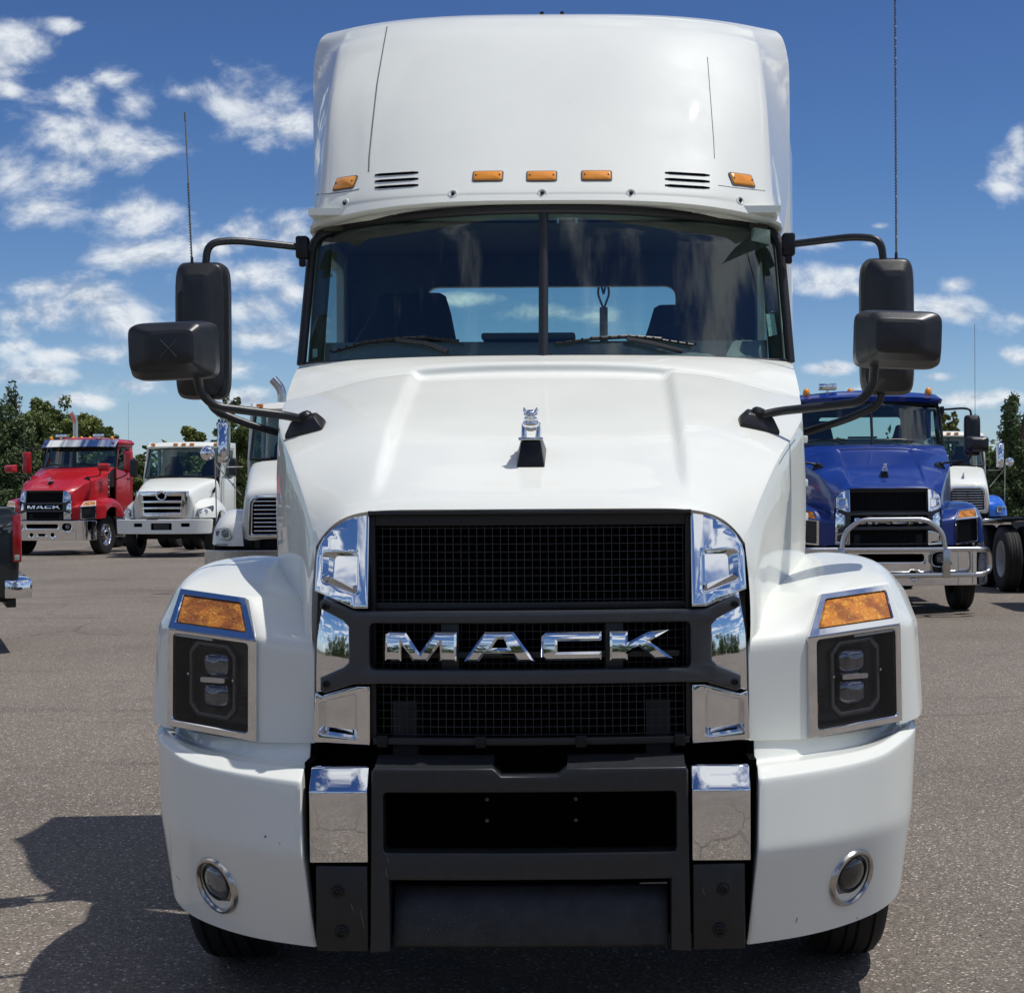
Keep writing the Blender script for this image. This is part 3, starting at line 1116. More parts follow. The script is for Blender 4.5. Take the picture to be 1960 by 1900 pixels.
def build_grille(root, rows=True):
    g = plate('grille_backing', [[(-0.60, 0.93), (-0.60, 1.70), (0.60, 1.70), (0.60, 0.93)]], 0.30, 0.02, M['black'], root, 0.002, bend=bendG, cut=0.1)  # black sheet put in for the shaded depth behind the wire screen
    # wire screen
    mb = MB()
    z0, z1, dx = 0.975, 1.662, 0.0262
    x = -0.517
    while x < 0.52:
        mb.tube([bendG(Vector((x, 0.172, z0))), bendG(Vector((x, 0.172, z1)))], 0.0017, 4, cap=False)
        x += dx
    z = z0
    while z < z1 + 0.001:
        mb.tube([bendG(Vector((xx, 0.170, z))) for xx in [-0.52 + 0.104 * i for i in range(11)]], 0.0017, 4, cap=False)
        z += 0.0262
    o = mb.build('wire_screen', M['wire'], g)
    # black frame pieces round the screen
    plate('screen_frame', [[(-0.523, 1.665), (-0.523, 1.716), (0.523, 1.716), (0.523, 1.665)]], 0.145, 0.03, M['rubber'], g, 0.004, bend=bendG, cut=0.1)
    plate('screen_frame', [[(-0.523, 1.388), (-0.523, 1.412), (0.523, 1.412), (0.523, 1.388)]], 0.15, 0.03, M['rubber'], g, 0.004, bend=bendG, cut=0.1)
    plate('lip_trim', [[(-0.530, 1.703), (-0.530, 1.716), (0.530, 1.716), (0.530, 1.703)]], 0.098, 0.03, M['plastic2'], g, 0.003, bend=bendG, cut=0.1)
    for s in (-1, 1):
        lp = [(0.512 * s, 0.96), (0.512 * s, 1.70), (0.530 * s, 1.70), (0.530 * s, 0.96)]
        plate('screen_frame', [lp], 0.14, 0.05, M['rubber'], g, 0.002, bend=bendG)
    # bottom rail with clips
    plate('bottom_rail', [[(-0.523, 0.945), (-0.523, 0.970), (0.523, 0.970), (0.523, 0.945)]], 0.125, 0.04, M['plastic'], g, 0.004, bend=bendG, cut=0.1)
    for x in (-0.49, -0.165, 0.165, 0.49):
        plate('clip', [[(x - 0.018, 0.938), (x - 0.018, 0.978), (x + 0.018, 0.978), (x + 0.018, 0.938)]], 0.115, 0.03, M['bolt'], g, 0.003, bend=bendG)
    # bar with arms
    Rr = [(0.54, 1.390), (0.575, 1.393), (0.672, 1.431), (0.690, 1.420), (0.690, 1.398), (0.612, 1.358), (0.594, 1.338), (0.594, 1.222), (0.612, 1.204), (0.690, 1.170), (0.690, 1.128), (0.676, 1.120), (0.575, 1.152), (0.54, 1.152)]
    outer = Rr + [(-a, b) for a, b in reversed(Rr)]
    hole = rounded([(-0.523, 1.200), (0.523, 1.200), (0.523, 1.350), (-0.523, 1.350)], 0.02, 4)
    bar = plate('grille_bar', [outer, hole], 0.070, 0.055, M['greybar'], root, 0.008, bend=bendG, cut=0.15, ang=25, bres=1)
    for s in (-1, 1):
        for z in (1.405, 1.150):
            build_bolt(bar, bendG(Vector((0.669 * s, 0.074, z))), 0.012, (0.15 * s, -1, 0))
    for x0 in (-0.262, 0.275):
        plate('letter_bracket', [[(x0 - 0.03, 1.195), (x0 - 0.03, 1.355), (x0 + 0.03, 1.355), (x0 + 0.03, 1.195)]], 0.112, 0.02, M['plastic2'], bar, 0.003, bend=bendG)
    plate('letter_rail', [[(-0.46, 1.232), (-0.46, 1.254), (0.49, 1.254), (0.49, 1.232)]], 0.118, 0.02, M['plastic'], bar, 0.003, bend=bendG, cut=0.1)
    letters(root)
    # chrome side pieces
    for s in (-1, 1):
        def L(pts):
            r = [(a * s, b) for a, b in pts]
            return r
        up = L([(0.528, 1.398), (0.528, 1.716), (0.545, 1.720), (0.575, 1.708), (0.62, 1.684), (0.655, 1.660), (0.684, 1.630), (0.702, 1.600), (0.708, 1.57), (0.712, 1.452), (0.695, 1.446), (0.575, 1.398)])
        hole = [(a * s, b) for a, b in rounded([(0.566, 1.445), (0.688, 1.487), (0.684, 1.578), (0.566, 1.578)], 0.015, 4)]
        cs = plate('chrome_side_trim', [up, hole], 0.118, 0.05, M['chrome'], root, 0.005, bend=bendU, cut=0.03, cutz=0.03, ang=35)
        c = Vector((0.62 * s, 1.53))
        mb = MB()
        back = [(c + (Vector(q) - c) * 0.80 + Vector((0.0, 0.004))) for q in hole]
        f = [bendU(Vector((a, 0.128, b))) for a, b in hole]
        k = [bendU(Vector((a.x, 0.170, a.y))) for a in back]
        mb.rings([f, k], cap=False)
        mb.add(k, [tuple(range(len(k)))])
        mb.build('pocket', M['chrome'], cs, ang=40)
        mid = L([(0.585, 1.145), (0.585, 1.415), (0.714, 1.450), (0.720, 1.110)])
        cm = plate('chrome_side_trim', [mid], 0.135, 0.03, M['chrome'], root, 0.004, bend=bendM, cut=0.03, cutz=0.03, ang=35)
        lo = L([(0.530, 0.944), (0.530, 1.140), (0.572, 1.140), (0.690, 1.104), (0.716, 1.112), (0.724, 0.950)])
        hole = [(a * s, b) for a, b in rounded([(0.575, 0.966), (0.704, 0.980), (0.704, 1.082), (0.575, 1.114)], 0.012, 4)]
        cl = plate('chrome_side_trim', [lo, hole], 0.118, 0.05, M['chrome'], root, 0.004, bend=bendG, cut=0.03, cutz=0.03, ang=35)
        mb = MB()
        back = []
        for a, b in hole:
            t = (b - 0.966) / 0.148
            back.append((0.645 * s + (a - 0.645 * s) * 0.84, 0.988 + t * 0.118))
        f = [bendG(Vector((a, 0.128, b))) for a, b in hole]
        k = [bendG(Vector((a, 0.158, b))) for a, b in back]
        mb.rings([f, k], cap=False)
        mb.add(k, [tuple(range(len(k)))])
        mb.build('pocket', M['chrome'], cl, ang=40)
    return g


def build_fairing_bumper(root, pm):
    # painted corners
    R = [
        [(0.70, 0.19, 0.305), (0.700, 0.095, 0.300), (0.930, 0.185, 0.303), (1.155, 0.375, 0.316), (1.264, 0.505, 0.342), (1.305, 0.61, 0.390), (1.335, 0.90, 0.450)],
        [(0.728, 0.12, 0.617), (0.728, 0.000, 0.617), (0.930, 0.085, 0.622), (1.130, 0.240, 0.631), (1.250, 0.380, 0.632), (1.335, 0.550, 0.635), (1.372, 0.85, 0.640)],
        [(0.735, 0.14, 0.847), (0.735, 0.030, 0.847), (0.950, 0.120, 0.858), (1.174, 0.280, 0.872), (1.250, 0.390, 0.900), (1.358, 0.580, 0.922), (1.390, 0.85, 0.930)],
        [(0.738, 0.16, 0.881), (0.738, 0.095, 0.881), (0.950, 0.185, 0.888), (1.158, 0.325, 0.898), (1.235, 0.440, 0.921), (1.345, 0.620, 0.941), (1.375, 0.85, 0.945)],
        [(0.740, 0.24, 0.874), (0.740, 0.215, 0.874), (0.940, 0.300, 0.882), (1.120, 0.430, 0.888), (1.200, 0.520, 0.898), (1.300, 0.680, 0.908), (1.330, 0.85, 0.910)],
        [(0.740, 0.26, 0.965), (0.740, 0.245, 0.965), (0.930, 0.330, 0.965), (1.100, 0.460, 0.965), (1.190, 0.550, 0.965), (1.290, 0.710, 0.965), (1.320, 0.85, 0.965)],
    ]
    cr = {('c', 1): 0.9, ('r', 1): 0.88, ('r', 2): 0.90, ('r', 3): 0.92, ('r', 4): 0.8, ('c', 4, 2): 0.3}
    for s in (-1, 1):
        b = cage('bumper_corner', [[mir(p, s) for p in r] for r in R], pm, root, cr, 4, 0.008, flip=(s < 0), ang=50)
        t = bvh([b])
        u, v = (415, 1694) if s < 0 else (1630, 1679)
        loc, nor = hit(t, u, v)
        fm = frame_at(loc, nor)
        fl = MB().lathe([(0.082, 0.012), (0.083, -0.004), (0.089, -0.012), (0.097, -0.010), (0.104, 0.004), (0.104, 0.02)], (0, 0, 0), (0, 1, 0), 40).build('fog_lamp', M['steel'], root, ang=40)
        xform(fl, fm)
        o = MB().lathe([(0.082, 0.006), (0.070, 0.001), (0.0001, -0.003)], (0, 0, 0), (0, 1, 0), 32).build('reflector', M['lens'], fl, ang=40); xform(o, fm)
        o = MB().lathe([(0.058, 0.002), (0.061, -0.006), (0.066, -0.006), (0.067, 0.002)], (0.0, 0, 0.014), (0, 1, 0), 32).build('rim', M['plastic2'], fl); xform(o, fm)
        o = MB().lathe([(0.0001, -0.020), (0.02, -0.018), (0.04, -0.013), (0.054, -0.005), (0.058, 0.001)], (0.0, 0, 0.014), (0, 1, 0), 32).build('lamp_lens', M['lens' if s < 0 else 'lampbody2'], fl); xform(o, fm)
    # black centre frame
    outer = [(-0.515, 0.300), (-0.508, 0.880), (-0.50, 0.893), (-0.118, 0.893), (-0.090, 0.868), (0.090, 0.868), (0.118, 0.893), (0.50, 0.893), (0.508, 0.880), (0.515, 0.300), (0.45, 0.306), (0.452, 0.535), (-0.452, 0.535), (-0.45, 0.306)]
    hole = rounded([(-0.470, 0.622), (0.470, 0.622), (0.470, 0.815), (-0.470, 0.815)], 0.016, 4)
    fr = plate('bumper_frame', [outer, hole], 0.0, 0.09, M['plastic2'], root, 0.007, bend=bendB, cut=0.1)
    top = MB()
    top.rings([[bendB(Vector(p)) for p in ((x, 0.012, 0.888), (x, 0.10, 0.915), (x, 0.14, 0.915), (x, 0.14, 0.88), (x, 0.02, 0.88))] for x in (-0.50, -0.3, -0.12)])
    top.build('frame_top', M['plastic2'], fr)
    top = MB()
    top.rings([[bendB(Vector(p)) for p in ((x, 0.012, 0.888), (x, 0.10, 0.915), (x, 0.14, 0.915), (x, 0.14, 0.88), (x, 0.02, 0.88))] for x in (0.12, 0.3, 0.50)])
    top.build('frame_top', M['plastic2'], fr)
    MB().box((0, 0.30, 0.62), (1.44, 0.04, 0.66)).build('backing_panel', M['black'], root)  # black sheet added for the shaded void behind the bumper openings
    for x in (-0.15, 0.145):
        br = MB().box((x, 0.225, 0.71), (0.05, 0.03, 0.2)).build('hook_bracket', M['black'], fr, bevel=0.004)
        for z in (0.755, 0.685):
            o = MB().lathe([(0.0001, -0.005), (0.005, -0.004), (0.007, 0.002)], (0, 0, 0), (0, 1, 0), 10).build('bolt', M['scuffgrey'], fr)
            xform(o, frame_at(Vector((x, 0.207, z)), Vector((0, -1, 0))))
    lp = MB()
    prof = [(0.105, 0.502), (0.085, 0.498), (0.052, 0.440), (0.030, 0.318), (0.045, 0.306), (0.11, 0.306)]
    lp.rings([[bendB(Vector((x, y, z))) for y, z in prof] for x in [-0.443 + 0.0886 * i for i in range(11)]])
    lp.build('step_panel', M['steppanel'], root, bevel=0.004)
    for s in (-1, 1):
        pr = [(-0.004, 0.592), (-0.012, 0.822), (0.035, 0.893), (0.09, 0.893), (0.09, 0.592)]
        mb = MB()
        xs = [0.519, 0.58, 0.64, 0.709]
        mb.rings([[bendB(Vector((x * s, y, z - 0.004 * (x - 0.52) * 4))) for y, z in pr] for x in xs])
        mb.build('chrome_pad', M['chrome'], root, bevel=0.006, bevang=30)
        mb = MB()
        pr = [(0.010, 0.303), (0.000, 0.580), (0.09, 0.580), (0.09, 0.303)]
        mb.rings([[bendB(Vector((x * s, y, z))) for y, z in pr] for x in (0.522, 0.60, 0.690)])
        pd = mb.build('bumper_pad', M['plastic'], root, bevel=0.005, bevang=30)
        for x, z in ((0.618, 0.500), (0.607, 0.366)):
            build_bolt(pd, bendB(Vector((x * s, -0.001, z))), 0.016)
        MB().rings([[((x - 0.02) * s, 0.10, z), ((x + 0.004) * s, 0.10, z), ((x + 0.004) * s, 0.30, z), ((x - 0.02) * s, 0.30, z)] for x, z in ((0.694, 0.31), (0.722, 0.617), (0.729, 0.84), (0.732, 0.90))]).build('gap_filler', M['black'], root)  # black strip added so the open gap beside the pad reads as shade


def build_chrome_bumper(root, bull=False):
    def bend(p):
        a = abs(p.x)
        return Vector((p.x, p.y + 0.10 * p.x * p.x + 0.9 * max(0, a - 1.12) ** 1.2, p.z))
    outer = rounded([(-1.36, 0.40), (1.36, 0.40), (1.36, 0.92), (-1.36, 0.92)], 0.03, 3)
    h1 = rounded([(-0.45, 0.72), (0.45, 0.72), (0.45, 0.83), (-0.45, 0.83)], 0.05, 4)
    hs = [outer, h1]
    for s in (-1, 1):
        hs.append(rounded([(0.56 * s, 0.66), (0.80 * s, 0.66), (0.80 * s, 0.85), (0.56 * s, 0.85)], 0.09, 5))
        hs.append(rounded([(0.30 * s - 0.05, 0.50), (0.30 * s + 0.05, 0.50), (0.30 * s + 0.05, 0.60), (0.30 * s - 0.05, 0.60)], 0.045, 5))
    hs.append(rounded([(-0.10, 0.52), (0.10, 0.52), (0.10, 0.58), (-0.10, 0.58)], 0.02, 3))
    b = plate('bumper', hs, -0.02, 0.05, M['chrome'], root, 0.008, bend=bend, cut=0.08, ang=35)
    MB().box((0, 0.16, 0.66), (1.9, 0.04, 0.48)).build('bumper_backing', M['black'], root)
    for s in (-1, 1):
        MB().lathe([(0.0001, -0.03), (0.05, -0.02), (0.07, 0.01)], (0.68 * s, 0.07, 0.755), (0, 1, 0), 20).build('fog_lamp', M['lens'], b)
        for x in (0.92, 1.12):
            plate('seam', [[(x * s - 0.006, 0.41), (x * s - 0.006, 0.91), (x * s + 0.006, 0.91), (x * s + 0.006, 0.41)]], -0.024, 0.01, M['steel'], b, 0.001, bend=bend)
    if bull:
        r = 0.034
        def arc(pts, n=5):
            out = []
            for i, p in enumerate(pts):
                p = Vector(p)
                if i in (0, len(pts) - 1):
                    out.append(p); continue
                a, c = Vector(pts[i - 1]), Vector(pts[i + 1])
                k = min(0.14, (a - p).length * 0.45, (c - p).length * 0.45)
                p1, p2 = p + (a - p).normalized() * k, p + (c - p).normalized() * k
                out += [(1 - t)**2 * p1 + 2 * t * (1 - t) * p + t * t * p2 for t in [j / n for j in range(n + 1)]]
            return out
        g = MB().tube(arc([(-0.69, -0.27, 0.90), (-0.66, -0.27, 1.12), (-0.45, -0.27, 1.30), (0.45, -0.27, 1.30), (0.66, -0.27, 1.12), (0.69, -0.27, 0.90)]), r, 14).build('bull_bar', M['alu'], root)
        for s in (-1, 1):
            MB().tube(arc([(0.0, -0.27, 0.90), (1.16 * s, -0.27, 0.90), (1.30 * s, -0.12, 0.88), (1.32 * s, -0.08, 0.60), (1.16 * s, -0.24, 0.56), (0.0, -0.27, 0.555)]), r, 14).build('tube', M['alu'], g)
            MB().box((0.70 * s, -0.26, 0.72), (0.10, 0.09, 0.40)).build('upright', M['steel'], g, bevel=0.008)
            MB().box((0.70 * s, -0.12, 0.62), (0.05, 0.24, 0.10)).build('mount', M['under'], g, bevel=0.005)


def ws_pt(a, q, off=0.0):
    xb = lerp(1.070, 1.040, q)
    if q > 0.84:
        xb -= 0.11 * (1 - math.sqrt(max(0, 1 - ((q - 0.84) / 0.16) ** 2)))
    f = abs(a)
    x = a * xb
    y = 1.700 + 0.35 * f ** 2.1 + 0.17 * q - off
    zb, zt = 2.335, 2.985 - 0.022 * f ** 3
    return Vector((x, y, lerp(zb, zt, q)))


def build_cab(root, pm, full=True):
    # windscreen
    wsobjs = []
    for s in (-1, 1):
        vs, fs = [], []
        nu, nv = 28, 20
        for i in range(nv + 1):
            for j in range(nu + 1):
                vs.append(ws_pt(s * j / nu, i / nv))
        for i in range(nv):
            for j in range(nu):
                fs.append((i * (nu + 1) + j, i * (nu + 1) + j + 1, (i + 1) * (nu + 1) + j + 1, (i + 1) * (nu + 1) + j))
        o = mesh('windscreen_pane', vs, fs, M['glass'], root, 80)
        wsobjs.append(o)
    N = 40
    path = [ws_pt(-1.012, i / 20, 0.012) for i in range(0, 21)] + [ws_pt(j / N * 2 - 1, 1, 0.018) for j in range(1, N)] + [ws_pt(1.012, i / 20, 0.012) for i in range(20, -1, -1)]
    MB().tube(path, 0.021, 10).build('windscreen_seal', M['rubber'], root, ang=60)
    path = [ws_pt(j / N * 2 - 1, 0, 0.004) for j in range(N + 1)]
    MB().tube(path, 0.012, 8).build('windscreen_seal', M['rubber'], root, ang=60)
    MB().tube([ws_pt(0, q / 6, 0.008) for q in range(7)], 0.021, 12).build('windscreen_divider', M['plastic2'], root, ang=60)
    # header strip between glass and roof
    vs, fs = [], []
    for k, (dz, dy) in enumerate(((0.0, 0.0), (0.035, -0.015), (0.06, 0.03))):
        for j in range(N + 1):
            a = j / N * 2 - 1
            p = ws_pt(a, 0.84)
            p = Vector((a * 1.035, 1.705 + 0.35 * abs(a) ** 2.1 + 0.17, 2.985 - 0.022 * abs(a) ** 3))
            vs.append(p + Vector((0, dy, dz)))
    for k in range(2):
        for j in range(N):
            fs.append((k * (N + 1) + j, k * (N + 1) + j + 1, (k + 1) * (N + 1) + j + 1, (k + 1) * (N + 1) + j))
    mesh('header_panel', vs, fs, pm, root, 60)
    # corner posts filling the rounded top corners
    # sides
    for s in (-1, 1):
        y = [(2.09, 0.98), (2.10, 2.34), (2.27, 2.99), (3.12, 2.99), (3.12, 0.98)]
        hole = rounded([(2.17, 2.28), (2.90, 2.20), (2.90, 2.86), (2.30, 2.88)], 0.05, 4)
        plate('cab_side', [y, hole], 1.040 * s, 0.04, pm, root, 0.006, axis='X', ang=30)
        MB().add([(1.040 * s, a, b) for a, b in hole], [tuple(range(len(hole)))]).build('side_window', M['sideglass'], root)
        d = MB().tube([(1.062 * s, a, b) for a, b in ((2.12, 1.05), (2.12, 2.25), (2.29, 2.92), (2.95, 2.92), (2.95, 1.05), (2.12, 1.05))], 0.004, 6).build('door_gap', M['seam'], root)
        MB().box((1.07 * s, 2.83, 2.02), (0.02, 0.14, 0.045)).build('door_handle', M['plastic'], root, bevel=0.006)
        MB().tube([Vector((1.030 * s, 2.10, 2.33)), Vector((1.005 * s, 2.27, 2.97))], 0.035, 8).build('pillar', M['interior'], root)
    hole = rounded([(-0.625, 2.36), (0.625, 2.36), (0.625, 2.795), (-0.625, 2.795)], 0.06, 5)
    plate('cab_back', [[(-1.04, 0.98), (-1.04, 2.99), (1.04, 2.99), (1.04, 0.98)], hole], 3.06, 0.05, pm, root, 0.006)
    MB().add([(a, 3.08, b) for a, b in hole], [tuple(range(len(hole)))]).build('rear_window', M['sideglass'], root)
    MB().box((0, 3.03, 2.0), (2.04, 0.03, 0.70)).build('rear_trim', M['interior'], root)
    pl = plate('rear_lining', [[(-1.04, 2.33), (-1.04, 2.98), (1.04, 2.98), (1.04, 2.33)], hole], 3.02, 0.03, M['interior'], root, 0.004)
    MB().box((0, 2.62, 2.962), (2.0, 0.90, 0.03)).build('headliner', M['interior'], root)
    MB().box((0, 2.62, 1.45), (2.08, 1.0, 0.05)).build('cab_floor', M['interior'], root)
    MB().box((0, 2.56, 3.005), (2.08, 1.12, 0.03)).build('roof_panel', pm, root)
    MB().box((0, 1.95, 1.70), (1.6, 0.04, 1.2)).build('firewall', M['interior'], root)
    # dashboard
    mb = MB()
    rr = []
    for j in range(21):
        a = j / 20 * 2 - 1
        y0 = 1.76 + 0.33 * abs(a) ** 2.1
        rr.append([Vector((a * 0.99, y0 + 0.02, 2.345)), Vector((a * 0.99, 2.14, 2.440)), Vector((a * 0.99, 2.28, 2.445)), Vector((a * 0.99, 2.34, 2.25)), Vector((a * 0.99, 2.30, 1.8)), Vector((a * 0.99, 2.12, 1.8))])
    mb.rings(rr)
    mb.build('dashboard', M['dash'], root, bevel=0.0, ang=40)
    MB().box((-0.08, 2.18, 2.462), (0.42, 0.16, 0.03)).build('dash_tray', M['interior'], root, bevel=0.01)
    # seats
    for s, z in ((-1, 2.73), (1, 2.665)):
        mb = MB()
        x = 0.70 * s
        mb.rings([ring((x, 2.58, 1.9), 0.27, 0.07, 0.5, 'Z'), ring((x, 2.66, 2.25), 0.28, 0.08, 0.5, 'Z'), ring((x, 2.72, 2.48), 0.25, 0.07, 0.5, 'Z'),
                  ring((x + 0.03 * -s, 2.75, z - 0.10), 0.19, 0.055, 0.5, 'Z'), ring((x + 0.03 * -s, 2.76, z - 0.015), 0.165, 0.05, 0.6, 'Z'), ring((x + 0.03 * -s, 2.76, z), 0.14, 0.03, 0.8, 'Z')])
        mb.box((x, 2.50, 1.85), (0.5, 0.5, 0.16))
        mb.build('seat', M['seat'], root, ang=50)
    # steering wheel (driver sits on the image right)
    sw = []
    c = Vector((0.66, 2.42, 2.38))
    m3 = Matrix.Rotation(rad(-35), 3, 'X')
    pts = [c + m3 @ Vector((0.22 * math.cos(t), 0, 0.22 * math.sin(t))) for t in [2 * math.pi * k / 32 for k in range(33)]]
    mb = MB().tube(pts, 0.014, 8, cap=False)
    for t in (0.2, 2.94, 4.71):
        mb.tube([c, c + m3 @ Vector((0.22 * math.cos(t), 0, 0.22 * math.sin(t)))], 0.014, 6)
    mb.build('steering_wheel', M['seat'], root, ang=60)
    # wipers
    t = bvh(wsobjs)
    for blade, arm in ((((642, 676), (700, 660), (760, 653), (820, 650), (880, 656)), ((862, 678), (820, 662), (765, 656))),
                       (((1063, 660), (1130, 652), (1200, 648), (1262, 653), (1325, 663)), ((1300, 677), (1240, 661), (1196, 653)))):
        def pp(uv, off):
            l, n = hit(t, *uv)
            return l + n * off
        mb = MB().tube([pp(b, 0.016) for b in blade], 0.006, 6)
        for k in range(17):       # stay links along the blade
            f = k / 16 * (len(blade) - 1)
            i = min(int(f), len(blade) - 2)
            g = f - i
            uv = (lerp(blade[i][0], blade[i + 1][0], g), lerp(blade[i][1], blade[i + 1][1], g))
            mb.box(pp(uv, 0.030), (0.010, 0.012, 0.010))
        wp = mb.build('wiper', M['bolt'], root)
        MB().tube([pp(a, 0.034) for a in arm], [0.010, 0.010, 0.008], 8).build('wiper_arm', M['plastic2'], wp)
        MB().tube([pp(b, 0.030) for b in blade[1:4]], 0.007, 6).build('wiper_bridge', M['plastic'], wp)
    return wsobjs


FAIR = [  # centre y z, corner x y z, rear x y z
    (1.80, 3.015, 1.069, 2.15, 2.964, 1.12, 3.3, 2.90), (1.815, 3.040, 1.050, 2.15, 3.010, 1.17, 3.3, 2.95), (1.86, 3.110, 1.020, 2.17, 3.120, 1.21, 3.3, 3.05),
    (2.15, 3.504, 1.022, 2.45, 3.570, 1.232, 3.3, 3.50), (2.45, 3.863, 1.018, 2.75, 3.900, 1.234, 3.3, 3.88), (2.62, 4.005, 1.012, 2.90, 4.000, 1.225, 3.3, 4.01),
    (2.80, 4.090, 1.000, 3.02, 4.080, 1.192, 3.3, 4.115), (3.10, 4.150, 0.985, 3.22, 4.138, 1.14, 3.4, 4.165), (3.85, 4.150, 0.98, 3.85, 4.138, 1.13, 3.85, 4.165)]


def fair_pt(r, t):
    yc, zc, kx, ky, kz, rx, ry, rz = interp(FAIR, r)
    f = abs(t)
    s = 1 if t >= 0 else -1
    if f <= 1:
        x, y, z = f * kx, yc + (ky - yc) * f ** 3.2, zc + (kz - zc) * f ** 3.2
    else:
        g = f - 1
        x, y, z = lerp(kx, rx, g), lerp(ky, ry, g), lerp(kz, rz, g)
    return Vector((x * s, y, z))


def build_fairing(root, pm):
    res, half = 8, 34
    ts = [0.94 * i / half for i in range(half + 1)] + [0.94 + 0.12 * i / 8 for i in range(1, 9)] + [1.06 + 0.94 * (i / 10) for i in range(1, 11)]
    # ease round the corner
    def pt(r, f, s):
        if abs(f - 1) < 0.06:
            a, b = fair_pt(r, s * 0.94), fair_pt(r, s * 1.06)
            c = fair_pt(r, s * 1.0)
            u = (f - 0.94) / 0.12
            return (1 - u)**2 * a + 2 * u * (1 - u) * c + u * u * b
        return fair_pt(r, s * f)
    cols = [(-1, t) for t in reversed(ts)] + [(1, t) for t in ts[1:]]
    vs, fs = [], []
    nr = (len(FAIR) - 1) * res
    for i in range(nr + 1):
        for s, t in cols:
            vs.append(pt(i / res, t, s))
    w = len(cols)
    for i in range(nr):
        for j in range(w - 1):
            fs.append((i * w + j, i * w + j + 1, (i + 1) * w + j + 1, (i + 1) * w + j))
    n0 = len(vs)      # bottom lip returning inwards
    for j in range(w):
        vs.append(vs[j] + Vector((0, 0.015, -0.012)))
    for j in range(w):
        p = vs[j]
        vs.append(Vector((p.x * 0.96, p.y + 0.08, p.z - 0.006)))
    for j in range(w - 1):
        fs.append((n0 + j, n0 + j + 1, j + 1, j))
        fs.append((n0 + w + j, n0 + w + j + 1, n0 + j + 1, n0 + j))
    fo = mesh('roof_fairing', vs, fs, pm, root, 50)
    tr = bvh([fo])
    # marker lamps
    for (u, v, wpx, hpx) in ((661, 351, 52, 24), (934, 338, 56, 22), (1037, 338, 56, 22), (1142, 337, 56, 22), (1420, 345, 54, 24)):
        loc, nor = hit(tr, u, v)
        fm = frame_at(loc, nor)
        k = (loc.y - CAMY) / FPX
        sx = abs(nor.y) ** -1 if abs(nor.y) > 0.4 else 2
        hw = wpx / 2 * k
        hz = hpx / 2 * k * 1.15
        fr_ = MB().rings([ring((0, 0.02, 0), hw + 0.004, hz + 0.004, 0.15), ring((0, -0.003, 0), hw + 0.004, hz + 0.004, 0.15), ring((0, -0.004, 0), hw, hz, 0.15), ring((0, 0.004, 0), hw, hz, 0.15)], cap=False)
        a = fr_.build('marker_lamp', M['plastic2'] if False else M['seam'], root)
        xform(a, fm)
        b = MB().rings([ring((0, 0.02, 0), hw - 0.001, hz - 0.001, 0.15), ring((0, -0.006, 0), hw - 0.002, hz - 0.002, 0.15), ring((0, -0.010, 0), hw - 0.007, hz - 0.007, 0.2)]).build('amber_cover', M['amber2'], a)
        xform(b, fm)
        for q in (-1, 1):
            c = MB().lathe([(0.0001, -0.004), (0.004, -0.003), (0.0045, 0.002)], (q * (hw - 0.012), -0.009, 0), (0, 1, 0), 8).build('screw', M['bolt'], a)
            xform(c, fm)
    # vent slots
    for us in ((718, 801), (1273, 1358)):
        for k, v in enumerate((333, 345, 357)):
            n = 9
            dv = (1.6 if us[0] < 1000 else -1.0)
            pts = []
            for i in range(n):
                u = lerp(us[0], us[1], i / (n - 1))
                l, no = hit(tr, u, v + (1 if us[0] < 1000 else -1) * (0.5 - i / (n - 1)) * 5 + (0.5 if us[0] > 1000 else 0))
                pts.append(l)
            mb = MB().tube(pts, [0.004] + [0.0068] * (n - 2) + [0.004], 8)
            mb.build('vent_slot', M['black'], root, ang=60)
    # eyelets under the lamps
    for (u, v) in ((660, 389), (867, 371), (1038, 370), (1208, 370), (1417, 384)):
        loc, nor = hit(tr, u, v)
        fm = frame_at(loc, nor)
        e = MB().lathe([(0.0001, 0.004), (0.011, 0.0), (0.016, -0.003), (0.021, -0.002), (0.023, 0.004)], (0, 0, 0), (0, 1, 0), 20).build('eyelet', pm, root)
        xform(e, fm)
        c = MB().lathe([(0.0001, -0.010), (0.005, -0.009), (0.008, -0.004), (0.009, 0.002)], (0, 0, 0.0), (0, 1, 0), 12).build('screw', M['bolt'], e)
        xform(c, fm)
    # panel seams
    for path, r in ((((741, 52), (735, 85), (722, 160), (713, 240), (707, 300), (705, 357)), 0.0032), (((1354, 110), (1360, 190), (1366, 270), (1369, 338)), 0.0018), (((606, 373), (640, 370), (670, 366), (706, 358)), 0.002), (((1375, 355), (1410, 360), (1450, 364), (1478, 367)), 0.0016)):
        pts = []
        for a, b in zip(path[:-1], path[1:]):
            for q in range(4):
                l, n = hit(tr, lerp(a[0], b[0], q / 4), lerp(a[1], b[1], q / 4))
                pts.append(l + n * 0.0002)
        MB().tube(pts[:-1], r, 6).build('panel_seam', M['seam'], root, ang=60)
    # two stub bolts on the very top
    for x in (-0.035, 0.065):
        MB().lathe([(0.0001, 0.035), (0.010, 0.033), (0.011, 0.0)], (x, 2.92, 4.105), (0, 0, 1), 10).build('roof_stud', M['bolt'], root)
